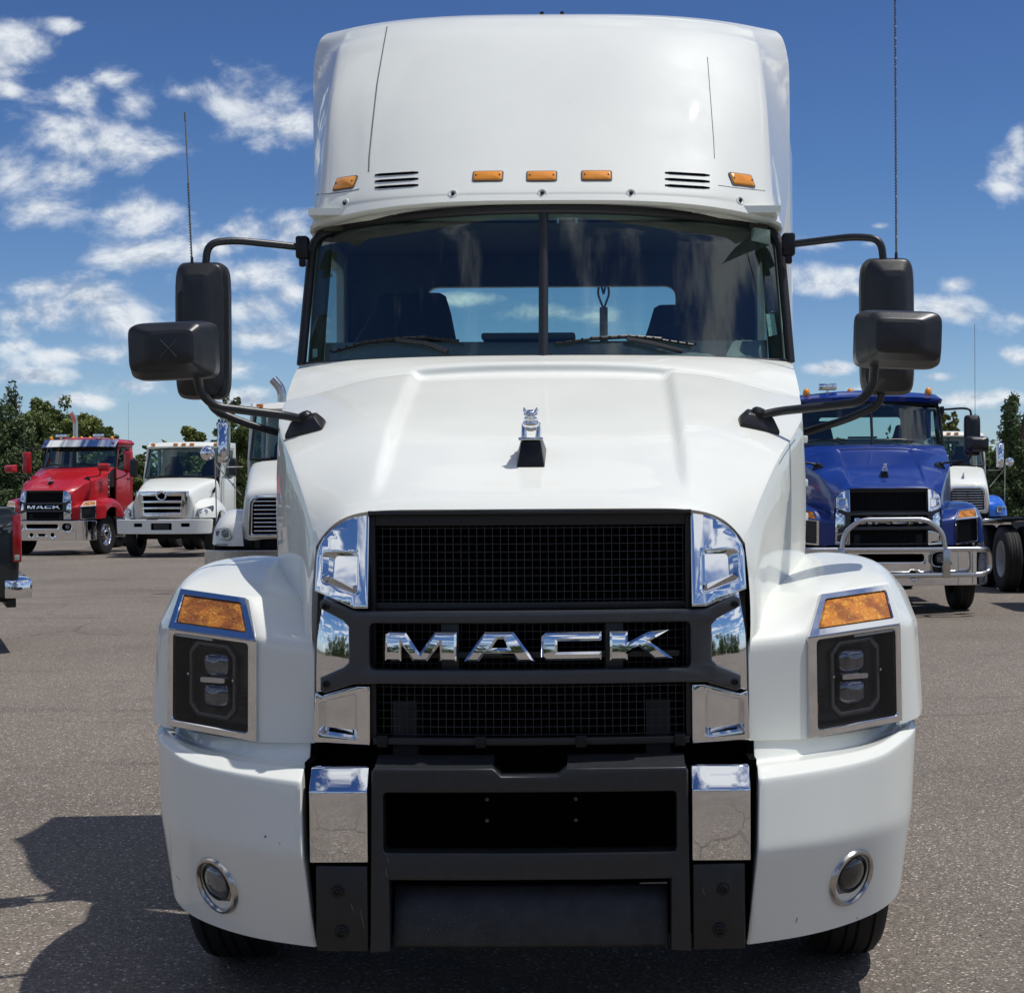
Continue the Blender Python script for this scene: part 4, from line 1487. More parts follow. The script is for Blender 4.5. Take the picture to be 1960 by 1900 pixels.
    # side extenders behind the cab
    for s in (-1, 1):
        mb = MB()
        mb.rings([[(1.205 * s, 3.30, z), (1.236 * s, 3.33, z), (1.312 * s, 3.85, z), (1.292 * s, 3.85, z), (1.18 * s, 3.33, z)] for z in (1.0, 3.60, 3.605)])
        mb.build('side_extender', pm, root, bevel=0.006)
        mb = MB()
        mb.rings([[(1.19 * s, 3.28, z), (1.215 * s, 3.30, z), (1.24 * s, 3.85, z), (1.22 * s, 3.85, z)] for z in (2.95, 3.93)])
        mb.build('fairing_side_panel', pm, root, bevel=0.005)
    return fo


def build_plain_roof(root, pm, visor=None, horns=True):
    rows = []
    for (z, yf, yr, hx) in ((2.985, 1.83, 3.14, 1.085), (3.05, 1.80, 3.16, 1.095), (3.13, 1.98, 3.12, 1.02), (3.17, 2.3, 2.95, 0.7)):
        ring_ = []
        for k in range(41):
            a = k / 40 * 2 - 1
            ring_.append(Vector((a * hx, yf + 0.34 * abs(a) ** 3, z - 0.03 * a * a)))
        for k in range(9):
            ring_.append(Vector((hx * (1 - 2 * (k + 0) / 8), yr, z - 0.03)))
        rows.append(ring_)
    rf = MB().rings(rows).build('roof', pm, root, ang=50)
    for i, x in enumerate((-0.9, -0.25, 0, 0.25, 0.9)):
        MB().rings([ring((x, 2.05 + 0.25 * abs(x) ** 3, 3.09), 0.05, 0.028, 0.6), ring((x, 1.98 + 0.25 * abs(x) ** 3, 3.10), 0.045, 0.026, 0.7)]).build('roof_lamp', M['amber2'], root)
        MB().lathe([(0.05, -0.03), (0.055, 0.0), (0.045, 0.05), (0.02, 0.075), (0.0001, 0.08)], (x, 2.2, 3.12), (0, 0, 1), 12).build('beacon', M['amber2'], root)
    if horns:
        for x in (-0.55, 0.55) if visor else (-0.6,):
            MB().box((x, 2.1, 3.21), (0.26, 0.16, 0.09)).box((x, 2.1, 3.14), (0.05, 0.05, 0.1)).build('roof_work_lamp', M['chrome'], root, bevel=0.01)
    if visor:
        vs, fs = [], []
        n = 24
        for (z, y) in ((3.10, 1.84), (3.09, 1.80), (2.90, 1.60), (2.893, 1.61)):
            for k in range(n + 1):
                a = k / n * 2 - 1
                vs.append(Vector((a * 1.09, y + 0.40 * abs(a) ** 2.6, z)))
        for r in range(3):
            for k in range(n):
                fs.append((r * (n + 1) + k, r * (n + 1) + k + 1, (r + 1) * (n + 1) + k + 1, (r + 1) * (n + 1) + k))
        mesh('sun_visor', vs, fs, M['chrome'], root, 25)


def arcpath(pts, k0=0.08, n=6):
    out = []
    for i, p in enumerate(pts):
        p = Vector(p)
        if i in (0, len(pts) - 1):
            out.append(p); continue
        a, c = Vector(pts[i - 1]), Vector(pts[i + 1])
        k = min(k0, (a - p).length * 0.48, (c - p).length * 0.48)
        p1, p2 = p + (a - p).normalized() * k, p + (c - p).normalized() * k
        out += [(1 - t)**2 * p1 + 2 * t * (1 - t) * p + t * t * p2 for t in [j / n for j in range(n + 1)]]
    return out


def build_mirrors(root, shell, hoodobj, marks=False):
    tr = bvh([hoodobj])
    for s in (-1, 1):
        # door mirror
        cx, cz = 1.494 * s, 2.478
        dm = MB().rings(tighten([ring((cx, 2.02, cz), 0.105, 0.290, 0.35, n=36), ring((cx, 2.00, cz), 0.114, 0.298, 0.35, n=36), ring((cx, 1.93, cz), 0.116, 0.298, 0.35, n=36), ring((cx, 1.885, cz), 0.105, 0.285, 0.4, n=36),
                          ring((cx + 0.012 * s, 1.855, cz), 0.06, 0.235, 0.4, n=36), ring((cx + 0.014 * s, 1.848, cz), 0.045, 0.21, 0.4, n=36)])).build('door_mirror', shell, root, ang=60)
        MB().rings([ring((cx, 2.0255, cz + 0.07), 0.085, 0.19, 0.3), ring((cx, 2.021, cz + 0.07), 0.088, 0.193, 0.3)]).build('mirror_glass', M['mirrorglass'], dm)
        pz = 2.53 if s < 0 else 2.50
        MB().rings([ring((cx + (-0.055 if s < 0 else 0.03), 1.872, pz + 0.02), 0.040, 0.10, 0.3), ring((cx + (-0.055 if s < 0 else 0.03), 1.850, pz + 0.02), 0.034, 0.09, 0.3)]).build('cover_plate', M['rubber'], dm, bevel=0.003)
        arm = MB().tube(arcpath([(1.478 * s, 1.93, 2.755), (1.468 * s, 1.935, 2.86), (1.36 * s, 1.98, 2.878), (1.06 * s, 2.12, 2.862)], 0.075), 0.0165, 12).build('mirror_arm', M['plastic'], root, ang=60)
        MB().box((1.085 * s, 2.11, 2.862), (0.055, 0.07, 0.10)).box((1.085 * s, 2.10, 2.80), (0.03, 0.03, 0.05)).build('mirror_clamp', M['bolt'], arm, bevel=0.01)
        MB().tube(arcpath([(1.472 * s, 1.93, 2.20), (1.452 * s, 1.94, 2.135), (1.32 * s, 1.97, 2.075), (1.08 * s, 2.06, 2.005)], 0.07), 0.0165, 12).build('mirror_arm', M['plastic'], root, ang=60)
        # hood mirror
        cx, cz = (1.335 * s), (2.300 if s < 0 else 2.325)
        tl = rad(-2.0 * s)
        hm = MB().rings(tighten([ring((cx, 0.875, cz), 0.150, 0.098, 0.3, n=40, rot=tl), ring((cx, 0.86, cz), 0.158, 0.106, 0.3, n=40, rot=tl), ring((cx, 0.80, cz), 0.157, 0.105, 0.35, n=40, rot=tl),
                          ring((cx + 0.010 * s, 0.735, cz + 0.005), 0.135, 0.088, 0.4, n=40, rot=tl), ring((cx - 0.012 * s, 0.700, cz + 0.004), 0.088, 0.062, 0.4, n=40, rot=tl), ring((cx - 0.014 * s, 0.694, cz + 0.004), 0.070, 0.048, 0.4, n=40, rot=tl)])).build('hood_mirror', shell, root, ang=60)
        MB().rings([ring((cx, 0.880, cz), 0.135, 0.085, 0.3, rot=tl), ring((cx, 0.876, cz), 0.138, 0.088, 0.3, rot=tl)]).build('mirror_glass', M['mirrorglass'], hm)
        if marks and s < 0:
            for d in (-1, 1):
                c = Vector((cx + 0.012, 0.6925, cz + 0.0))
                MB().tube([c + Vector((-0.030, -0.0008, 0.030 * d)), c + Vector((0.0, -0.0012, 0.001 * d)), c + Vector((0.030, -0.0008, -0.032 * d))], 0.0010, 5).build('scratch_mark', M['seam'], hm)
        u, v = (592, 822) if s < 0 else (1445, 815)
        loc, nor = hit(tr, u, v)
        m3 = frame_at(loc, nor, (0.0, 0.2, 1))
        # wedge shaped foot
        a = 1 if s < 0 else -1
        foot = [(-0.078 * a, -0.060), (0.088 * a, -0.030), (0.045 * a, 0.055), (-0.02 * a, 0.060), (-0.07 * a, 0.03)]
        topp = [(-0.055 * a, -0.022), (0.055 * a, -0.010), (0.032 * a, 0.040), (-0.015 * a, 0.045), (-0.05 * a, 0.02)]
        mb = MB().rings([[(x, 0.012, z) for x, z in foot], [(x, -0.012, z) for x, z in foot], [(x, -0.050, z) for x, z in topp]])
        ft = mb.build('mirror_foot', M['plastic'], root, bevel=0.006, bevang=20)
        xform(ft, m3)
        kb = MB().lathe([(0.0001, -0.070), (0.020, -0.068), (0.028, -0.060), (0.032, -0.035)], (0.0, 0, 0.006), (0, 1, 0), 20).build('swivel', M['bolt'], ft)
        xform(kb, m3)
        st = m3 @ Vector((0.0, -0.045, -0.006))
        pts = arcpath([(1.245 * s, 0.80, cz - 0.09), (1.242 * s, 0.82, 2.150), (1.195 * s, 0.84, 2.095), (st.x + 0.07 * s, st.y + 0.01, st.z + 0.016), tuple(st)], 0.05)
        MB().tube(pts, 0.0165, 12).build('mirror_arm', M['plastic'], root, ang=60)
        # whip antenna on the door mirror
        bx = (-1.529 if s < 0 else 1.528)
        h = 0.66 if s < 0 else 1.35
        lean = -0.026 if s < 0 else 0.002
        p0 = Vector((bx, 1.90, 2.74))
        an = MB().tube([p0, p0 + Vector((0, 0, 0.055))], [0.009, 0.006], 8).build('antenna', M['plastic'], root)
        whip = MB()
        whip.tube([p0 + Vector((0, 0, 0.04)), p0 + Vector((lean, 0, h + 0.02))], 0.0035, 6)
        if s < 0:
            whip.tube([p0 + Vector((lean * 0.96, 0, h - 0.015)), p0 + Vector((lean, 0, h + 0.022))], 0.0055, 6)
        whip.build('whip', M['whip'], an)
        coil = MB()
        pts = []
        hh = h * (0.5 if s < 0 else 0.95)
        for k in range(int(hh / 0.0016)):
            z = 0.05 + k * 0.0016
            t = z / 0.0125 * 2 * math.pi
            pts.append(p0 + Vector((lean * z / h + 0.0045 * math.cos(t), 0.0045 * math.sin(t), z)))
        if marks:
            coil.tube(pts, 0.0016, 3, cap=False)
            coil.build('coil', M['plastic'], an)


def build_ornament(root, hoodobj):
    tr = bvh([hoodobj])
    loc, _ = hit(tr, 1012, 893)
    x0 = -0.006
    y0, z0 = loc.y, loc.z
    mb = MB()
    mb.rings([[(x0 - 0.050, y0 - 0.008, z0 - 0.015), (x0 + 0.050, y0 - 0.008, z0 - 0.015), (x0 + 0.055, y0 + 0.16, z0 + 0.050), (x0 - 0.055, y0 + 0.16, z0 + 0.050)],
              [(x0 - 0.034, y0 + 0.006, z0 + 0.088), (x0 + 0.034, y0 + 0.006, z0 + 0.088), (x0 + 0.038, y0 + 0.13, z0 + 0.098), (x0 - 0.038, y0 + 0.13, z0 + 0.098)]])
    b = mb.build('hood_ornament', M['bolt'], root, bevel=0.006)
    MB().box((x0, y0 + 0.065, z0 + 0.096), (0.086, 0.13, 0.010)).build('ornament_plinth', M['chrome'], b, bevel=0.003)
    z = z0 + 0.100
    y = y0 + 0.012
    d = MB()
    for s in (-1, 1):
        d.tube([(x0 + 0.020 * s, y + 0.006, z), (x0 + 0.021 * s, y + 0.010, z + 0.022), (x0 + 0.017 * s, y + 0.022, z + 0.048)], [0.0075, 0.0065, 0.010], 8)   # front legs
        d.ball((x0 + 0.020 * s, y + 0.002, z + 0.003), (0.008, 0.010, 0.005), 8, 6)
        d.tube([(x0 + 0.020 * s, y + 0.095, z), (x0 + 0.021 * s, y + 0.090, z + 0.03), (x0 + 0.015 * s, y + 0.080, z + 0.05)], [0.007, 0.008, 0.012], 8)
        d.rings([ring((x0 + 0.016 * s, y - 0.002, z + 0.090), 0.006, 0.004, 0.9, 'Z', 8), ring((x0 + 0.018 * s, y - 0.002, z + 0.104), 0.0025, 0.002, 0.9, 'Z', 8)])   # ears
        d.ball((x0 + 0.011 * s, y - 0.018, z + 0.066), (0.008, 0.008, 0.007), 8, 6)     # jowls
        d.ball((x0 + 0.009 * s, y - 0.014, z + 0.082), (0.004, 0.004, 0.003), 6, 5)
    d.tube([(x0, y + 0.010, z + 0.045), (x0, y + 0.045, z + 0.055), (x0, y + 0.09, z + 0.05)], [0.024, 0.022, 0.018], 14)   # trunk
    d.ball((x0, y + 0.008, z + 0.048), (0.024, 0.020, 0.020), 12, 8)   # chest
    d.ball((x0, y + 0.002, z + 0.063), (0.021, 0.016, 0.008), 12, 6)   # collar
    d.ball((x0, y - 0.003, z + 0.080), (0.021, 0.020, 0.017), 14, 10)  # head
    d.ball((x0, y - 0.020, z + 0.072), (0.012, 0.008, 0.006), 10, 6)
    d.tube([(x0, y + 0.10, z + 0.055), (x0, y + 0.112, z + 0.066)], [0.004, 0.002], 6)
    for v in d.v:
        v.x = x0 + (v.x - x0) * 1.22
    o = d.build('bulldog_figure', M['chrome'], b, ang=60)
    return b


def build_wheel(root, x, y, R, w, s, rim, name='wheel', dual=False, hub=True):
    """wheel on side s (outer face at |x| + w/2)"""
    for k in range(2 if dual else 1):
        cx = x - k * (w + 0.05) * s
        o = (cx, y, R)
        d = (s, 0, 0)
        h = w / 2
        tyre = MB().lathe([(R * 0.56, -h * 0.8), (R * 0.72, -h), (R * 0.93, -h * 0.95), (R * 0.985, -h * 0.78)] + [(R * q, t * h) for t, q in
                          ((-0.6, 1.0), (-0.56, 0.985), (-0.52, 0.985), (-0.48, 1.0), (-0.2, 1.0), (-0.16, 0.985), (-0.12, 0.985), (-0.08, 1.0), (0.08, 1.0), (0.12, 0.985), (0.16, 0.985), (0.2, 1.0), (0.48, 1.0), (0.52, 0.985), (0.56, 0.985), (0.6, 1.0))]
                          + [(R * 0.985, h * 0.78), (R * 0.93, h * 0.95), (R * 0.72, h), (R * 0.56, h * 0.8)], o, d, 48).build(name, M['tyre'], root, ang=35)
        if k == 0:
            dep = h * 0.7 if not dual else -h * 0.2
            prof = [(R * 0.57, h * 0.80), (R * 0.55, h * 0.88), (R * 0.52, h * 0.7), (R * 0.50, dep * 0.4 if dual else h * 0.3)]
            prof += [(R * 0.40, dep * 0.3 if dual else h * 0.45), (R * 0.24, (dep if dual else h * 0.8)), (R * 0.22, (dep if dual else h * 0.95)), (R * 0.12, (dep + 0.02) if dual else h * 1.02), (0.0001, (dep + 0.03) if dual else h * 1.05)]
            rm = MB().lathe(prof, o, d, 36).build('rim', rim, tyre, ang=35)
            mb = MB()
            for q in range(10):
                t = 2 * math.pi * q / 10
                a = 0.30 * R
                hh = (dep + 0.0) if dual else h * 0.62
                p = Vector((cx + s * hh, y + a * math.cos(t), R + a * math.sin(t)))
                mb.tube([p, p + Vector((s * 0.035, 0, 0))], 0.014, 6)
            mb.build('wheel_nuts', M['steel'], tyre)
    return tyre


def build_chassis(root, rim, pm, rears=True):
    MB().box((-0.42, 4.2, 0.95), (0.08, 8.0, 0.27)).box((0.42, 4.2, 0.95), (0.08, 8.0, 0.27)).build('frame_rails', M['under'], root)
    MB().box((0, 1.1, 0.52), (2.0, 0.14, 0.12)).build('front_axle', M['under'], root, bevel=0.01)
    MB().box((0, 1.2, 0.72), (1.0, 1.5, 0.30)).box((0, 2.5, 0.9), (1.3, 1.2, 0.5)).build('engine_underside', M['under'], root)
    MB().box((0, 1.0, 1.1), (1.1, 1.2, 0.9)).build('engine_block', M['under'], root)
    for s in (-1, 1):
        build_wheel(root, 1.135 * s, 1.12, 0.53, 0.28, s, rim)
        MB().lathe([(0.0001, 0), (0.31, 0.0), (0.33, 0.03), (0.33, 1.17), (0.31, 1.2), (0.0001, 1.2)], (0.88 * s, 2.55, 0.72), (0, 1, 0), 28).build('fuel_tank', M['alu'], root)
        MB().box((1.02 * s, 2.05, 0.72), (0.35, 0.5, 0.5)).build('cab_step', M['plastic'], root, bevel=0.02)
        if rears:
            for y in (5.9, 7.25):
                build_wheel(root, 1.13 * s, y, 0.52, 0.27, s, rim, dual=True)
                MB().rings([[(0.98 * s + q, y + 0.60 * math.cos(t) * k, 0.52 + 0.60 * math.sin(t) * k) for q, k in ((-0.3, 1), (0.3, 1), (0.3, 1.03), (-0.3, 1.03))] for t in [rad(35 + 11 * i) for i in range(11)]]).build('mudguard', M['plastic'], root) if False else None


def build_hood_side_fittings(root, hood, louvres):
    tr = bvh([hood])
    for s in (-1, 1):
        # rear edge gap of the hood and its rubber catches
        pts = [Vector((1.072 * s, 1.66, z)) for z in (1.56, 1.75, 1.95, 2.10)]
        MB().tube(pts, 0.014, 8).build('hood_edge_seal', M['seam'], root)
        for z in (1.66, 1.80, 1.98):
            MB().box((1.088 * s, 1.60, z), (0.020, 0.05, 0.030)).build('hood_catch', M['white2'], root, bevel=0.005)
        for c in range(2 if louvres else 0):
            for k in range(4):
                z = 1.66 + 0.036 * k + c * 0.17
                loc, nor, _, _ = tr.ray_cast(Vector((2.0 * s, 1.25, z)), Vector((-s, 0, 0)))
                if loc is None:
                    continue
                if nor.x * s < 0:
                    nor = -nor
                o = MB().box((0, 0.003, 0), (0.15, 0.010, 0.018)).build('louvre', M['plastic2'], root, bevel=0.002)
                xform(o, frame_at(loc, nor))


def build_anthem(name, pm, fairing, chrome_bumper, shell, rim, label, loc=(0, 0, 0), rz=0.0, bull=False, visor=False, main=False, group=None):
    root = empty(name, loc, rz)
    tag(root, label, 'truck', group)
    hood = build_hood(root, pm, 10 if main else 6)
    for s in (-1, 1):
        build_fender(root, pm, s)
        build_headlight(root, s, detail=main)
    build_grille(root)
    if chrome_bumper:
        build_chrome_bumper(root, bull)
    else:
        build_fairing_bumper(root, pm)
    build_cab(root, pm)
    if fairing:
        build_fairing(root, pm)
    else:
        build_plain_roof(root, pm, visor)
        for s in ((-1,) if visor else ()):
            MB().tube(arcpath([(-0.80, 3.4, 0.9), (-0.80, 3.4, 3.72), (-0.86, 3.2, 3.92)], 0.15), 0.07, 14).build('exhaust_stack', M['alu'], root, ang=60)
    build_mirrors(root, shell, hood, marks=main)
    build_ornament(root, hood)
    build_hood_side_fittings(root, hood, visor)
    build_chassis(root, rim, pm)
    return root


M['steppanel'] = plain('dusty_black_plastic', (0.014, 0.015, 0.017), 0.5, 0, 0.5, 14, 0.2)
M['lampbody2'] = plain('dark_fog_lens', (0.02, 0.022, 0.025), 0.05, 0.2, 0.2, 20, 0.0, 1.0)
M['whip'] = plain('grey_whip', (0.20, 0.20, 0.20), 0.5)

MAIN = build_anthem('road_tractor', M['white'], True, False, M['plastic'], M['steel'],
                    'large white day cab road tractor facing the camera with roof fairing and black grille', main=True)


def main_extras(root):
    # short gap where the bonnet corner meets its side skin
    th = bvh([o for o in root.children if o.name.startswith('hood') and o.type == 'MESH' and len(o.data.vertices) > 5000])
    for path in (((1491, 888), (1500, 872), (1513, 852), (1524, 838)), ((612, 705), (700, 697), (800, 692))):
        pts = []
        for a, b in zip(path[:-1], path[1:]):
            for q in range(5):
                l, n = hit(th, lerp(a[0], b[0], q / 5), lerp(a[1], b[1], q / 5))
                pts.append(l - n * 0.0006)
        if path[0][0] > 1000:
            MB().tube(pts, 0.0022, 5).build('panel_gap', M['seam'], root)
    # stickers on the windscreen and the hose pole behind the cab
    ws = [o for o in root.children if o.name.startswith('windscreen_pane')]
    t = bvh(ws)
    for (quad) in (((1438, 434), (1474, 440), (1475, 469), (1438, 460)), ((1466, 601), (1482, 600), (1488, 640), (1472, 644)), ((598, 668), (607, 667), (607, 683), (598, 685)), ((1066, 417), (1070, 417), (1070, 427), (1066, 427)), ((1101, 417), (1105, 417), (1105, 427), (1101, 427))):
        pts = [hit(t, *q) for q in quad]
        vs = [l + Vector((0, 0.004, 0)) for l, n in pts] + [l + Vector((0, 0.0055, 0)) for l, n in pts]
        MB().add(vs, [(0, 1, 2, 3), (7, 6, 5, 4), (0, 4, 5, 1), (1, 5, 6, 2), (2, 6, 7, 3), (3, 7, 4, 0)]).build('windscreen_sticker', M['sticker'], root)
    pole = MB().tube([(0.265, 3.45, 1.2), (0.265, 3.45, 2.73)], 0.022, 10).build('hose_pole', M['under'], root)
    for s in (-1, 1):
        MB().tube(arcpath([(0.265, 3.45, 2.72), (0.265 + 0.03 * s, 3.45, 2.80), (0.265 + 0.02 * s, 3.45, 2.88), (0.265, 3.45, 2.80)], 0.02), 0.006, 6).build('pole_hook', M['under'], pole)
    # paint chips on the bumper corners
    bc = [o for o in root.children if o.name.startswith('bumper_corner')]
    t = bvh(bc)
    for (u, v, du, dv, r) in ((507, 1600, 2, 1, 0.004), (535, 1613, 1, 1, 0.002), (338, 1676, 8, 8, 0.0012), (340, 1768 - 40, 10, 5, 0.0012), (1526, 1755, -3, 10, 0.0015), (1512, 1790, -2, 14, 0.0015), (1535, 1795, 4, 10, 0.002), (1644, 1571 + 60, 1, 1, 0.002), (1640, 1756, 1, 1, 0.0025)):
        a, n = hit(t, u, v)
        b, n = hit(t, u + du, v + dv)
        MB().tube([a, b + Vector((0.0005, 0, 0.0005))], r, 6).build('paint_chip', M['seam'], root)


main_extras(MAIN)


def front_scuffs(root):
    # rubbed marks and grit on the black bumper parts
    rnd = random.Random(3)
    fr = [o for o in root.children if o.name.startswith(('bumper_frame', 'bumper_pad', 'step_panel'))]
    t = bvh(fr)
    spots = [((742, 1640), (744, 1652)), ((738, 1662), (741, 1678)), ((763, 1686), (766, 1697)), ((690, 1742), (697, 1775)), ((672, 1728), (676, 1742)), ((745, 1606), (746, 1615)), ((706, 1792), (714, 1800)), ((1345, 1700), (1349, 1712))]
    for a, b in spots:
        p, n = hit(t, *a)
        q, n2 = hit(t, *b)
        MB().tube([p - n * 0.0004, q - n2 * 0.0004], 0.0011, 5).build('scuff', M['scuffgrey'], root)
    mb = MB()
    for _ in range(130):
        u = rnd.gauss(860, 55) if rnd.random() < 0.7 else rnd.uniform(760, 1280)
        v = rnd.uniform(1735, 1800)
        if not 765 < u < 1280:
            continue
        p, n = hit(t, u, v)
        r = rnd.choice((0.0006, 0.0009, 0.0014))
        mb.ball(p, (r, r * 0.5, r), 5, 4)
    o = mb.build('bug_specks', M['scuffgrey'], root)
    o['kind'] = 'stuff'


front_scuffs(MAIN)


# ------------------------------------------------------------------ the other vehicles
def px_x(u, d):
    """world x of something seen at sheet column u, d metres from the camera"""
    return CAMX + (u - VPX) * d / FPX


M['decal'] = plain('grey_decal', (0.22, 0.25, 0.26), 0.5)
RED = build_anthem('parked_truck', M['red'], False, True, M['red'], M['chrome'],
                   'red road tractor with chrome sun visor and chrome bumper parked at far left', (px_x(80, 43.6), 43.6 + CAMY, 0), rad(-10), visor=True)
BLUE = build_anthem('parked_truck', M['blue'], False, True, M['plastic'], M['steel'],
                    'dark blue road tractor with a silver tube bull bar on its bumper', (px_x(1704, 22.4), 22.4 + CAMY, 0), rad(-1.5), bull=True)


def generic_cab(root, pm, W, zs, zt, yf, yt, yb, curve=0.12, amber=5, split=False):
    """box cab: windscreen from (yf, zs) to (yt, zt-0.15), half width W"""
    n = 16
    zw = zt - 0.17
    def g(a, q):
        return Vector((a * lerp(W - 0.03, W - 0.08, q), lerp(yf, yt, q) + curve * abs(a) ** 2.4, lerp(zs, zw, q)))
    vs = [g(j / n * 2 - 1, i / 6) for i in range(7) for j in range(n + 1)]
    fs = [(i * (n + 1) + j, i * (n + 1) + j + 1, (i + 1) * (n + 1) + j + 1, (i + 1) * (n + 1) + j) for i in range(6) for j in range(n)]
    mesh('windscreen', vs, fs, M['glass'], root, 80)
    path = [g(-1, 0), g(-1, 0.5), g(-1, 1)] + [g(j / 8 - 1, 1) for j in range(1, 16)] + [g(1, 1), g(1, 0.5), g(1, 0)] + [g(1 - j / 8, 0) for j in range(1, 17)]
    MB().tube([p + Vector((0, -0.008, 0)) for p in path], 0.022, 8).build('windscreen_seal', M['rubber'], root, ang=60)
    if split:
        MB().tube([g(0, 0), g(0, 1)], 0.022, 8).build('windscreen_divider', M['rubber'], root)
    for s in (-1, 1):
        hole = rounded([(yf + 0.42, zs - 0.04), (yb - 0.22, zs - 0.04), (yb - 0.22, zw - 0.05), (yt + 0.38, zw - 0.05)], 0.05, 3)
        out = [(yf + curve, 0.85), (yf + curve, zs), (yt + curve, zw), (yt + curve + 0.05, zt - 0.02), (yb, zt - 0.02), (yb, 0.85)]
        plate('cab_side', [out, hole], W * s, 0.05, pm, root, 0.01, axis='X')
        MB().add([(W * s, a, b) for a, b in hole], [tuple(range(len(hole)))]).build('side_window', M['sideglass'], root)
        MB().tube([((W + 0.026) * s, a, b) for a, b in ((yf + 0.33, 1.0), (yf + 0.33, zs), (yt + 0.30, zw), (yb - 0.15, zw), (yb - 0.15, 1.0))], 0.006, 5).build('door_gap', M['seam'], root)
        MB().box(((W + 0.03) * s, yb - 0.3, zs - 0.18), (0.02, 0.16, 0.04)).build('door_handle', M['plastic'], root)
    hole = rounded([(-0.6, zs + 0.1), (0.6, zs + 0.1), (0.6, zw - 0.08), (-0.6, zw - 0.08)], 0.06, 3)
    plate('cab_back', [[(-W + 0.03, 0.85), (-W + 0.03, zt - 0.03), (W - 0.03, zt - 0.03), (W - 0.03, 0.85)], hole], yb, 0.05, pm, root, 0.006)
    MB().add([(a, yb + 0.02, b) for a, b in hole], [tuple(range(len(hole)))]).build('rear_window', M['sideglass'], root)
    rr = []
    for (z, dy, w) in ((zw + 0.0, -0.01, W + 0.01), (zw + 0.05, -0.05, W + 0.02), (zt - 0.04, 0.02, W - 0.02), (zt, 0.16, W - 0.14)):
        loop = [Vector((a * w, yt + dy + curve * abs(a) ** 3, z - 0.015 * a * a)) for a in [k / 12 * 2 - 1 for k in range(13)]]
        loop += [Vector((w, yb - 0.02, z - 0.015)), Vector((-w, yb - 0.02, z - 0.015))]
        rr.append(loop)
    MB().rings(rr).build('roof', pm, root, ang=50)
    for x in ((-0.85, -0.22, 0, 0.22, 0.85) if amber else ()):
        MB().rings([ring((x, yt - 0.02 + curve * abs(x) ** 3, zt - 0.065), 0.06, 0.028, 0.4), ring((x, yt - 0.07 + curve * abs(x) ** 3, zt - 0.068), 0.055, 0.024, 0.4)]).build('roof_lamp', M['amber2'], root)
    MB().box((0, (yf + yb) / 2 + 0.1, zs - 0.10), (2 * W - 0.1, yb - yf - 0.5, 0.08)).build('dashboard', M['interior'], root, bevel=0.02)
    MB().box((0, yb - 0.06, (zs + 0.9) / 2), (2 * W - 0.1, 0.04, zs - 0.9)).build('rear_trim', M['interior'], root)
    for s in (-1, 1):
        x = 0.5 * s
        MB().rings([ring((x, yb - 0.55, zs - 0.3), 0.26, 0.08, 0.5, 'Z'), ring((x, yb - 0.45, zs + 0.25), 0.24, 0.08, 0.5, 'Z'), ring((x, yb - 0.42, zs + 0.40), 0.13, 0.06, 0.6, 'Z'), ring((x, yb - 0.42, zs + 0.56), 0.12, 0.05, 0.8, 'Z')]).build('seat', M['seat'], root, ang=60)
    pts = [Vector((0.5, yf + 0.55, zs + 0.02)) + Matrix.Rotation(rad(-35), 3, 'X') @ Vector((0.21 * math.cos(t), 0, 0.21 * math.sin(t))) for t in [2 * math.pi * k / 20 for k in range(21)]]
    MB().tube(pts, 0.014, 6, cap=False).build('steering_wheel', M['seat'], root)
    for sx, x in ((1, -0.35), (1, 0.35)):
        MB().tube([g(x / W - 0.28, 0.03) + Vector((0, -0.03, 0)), g(x / W + 0.05, 0.06) + Vector((0, -0.04, 0)), g(x / W + 0.3, 0.04) + Vector((0, -0.03, 0))], 0.010, 5).build('wiper', M['bolt'], root)


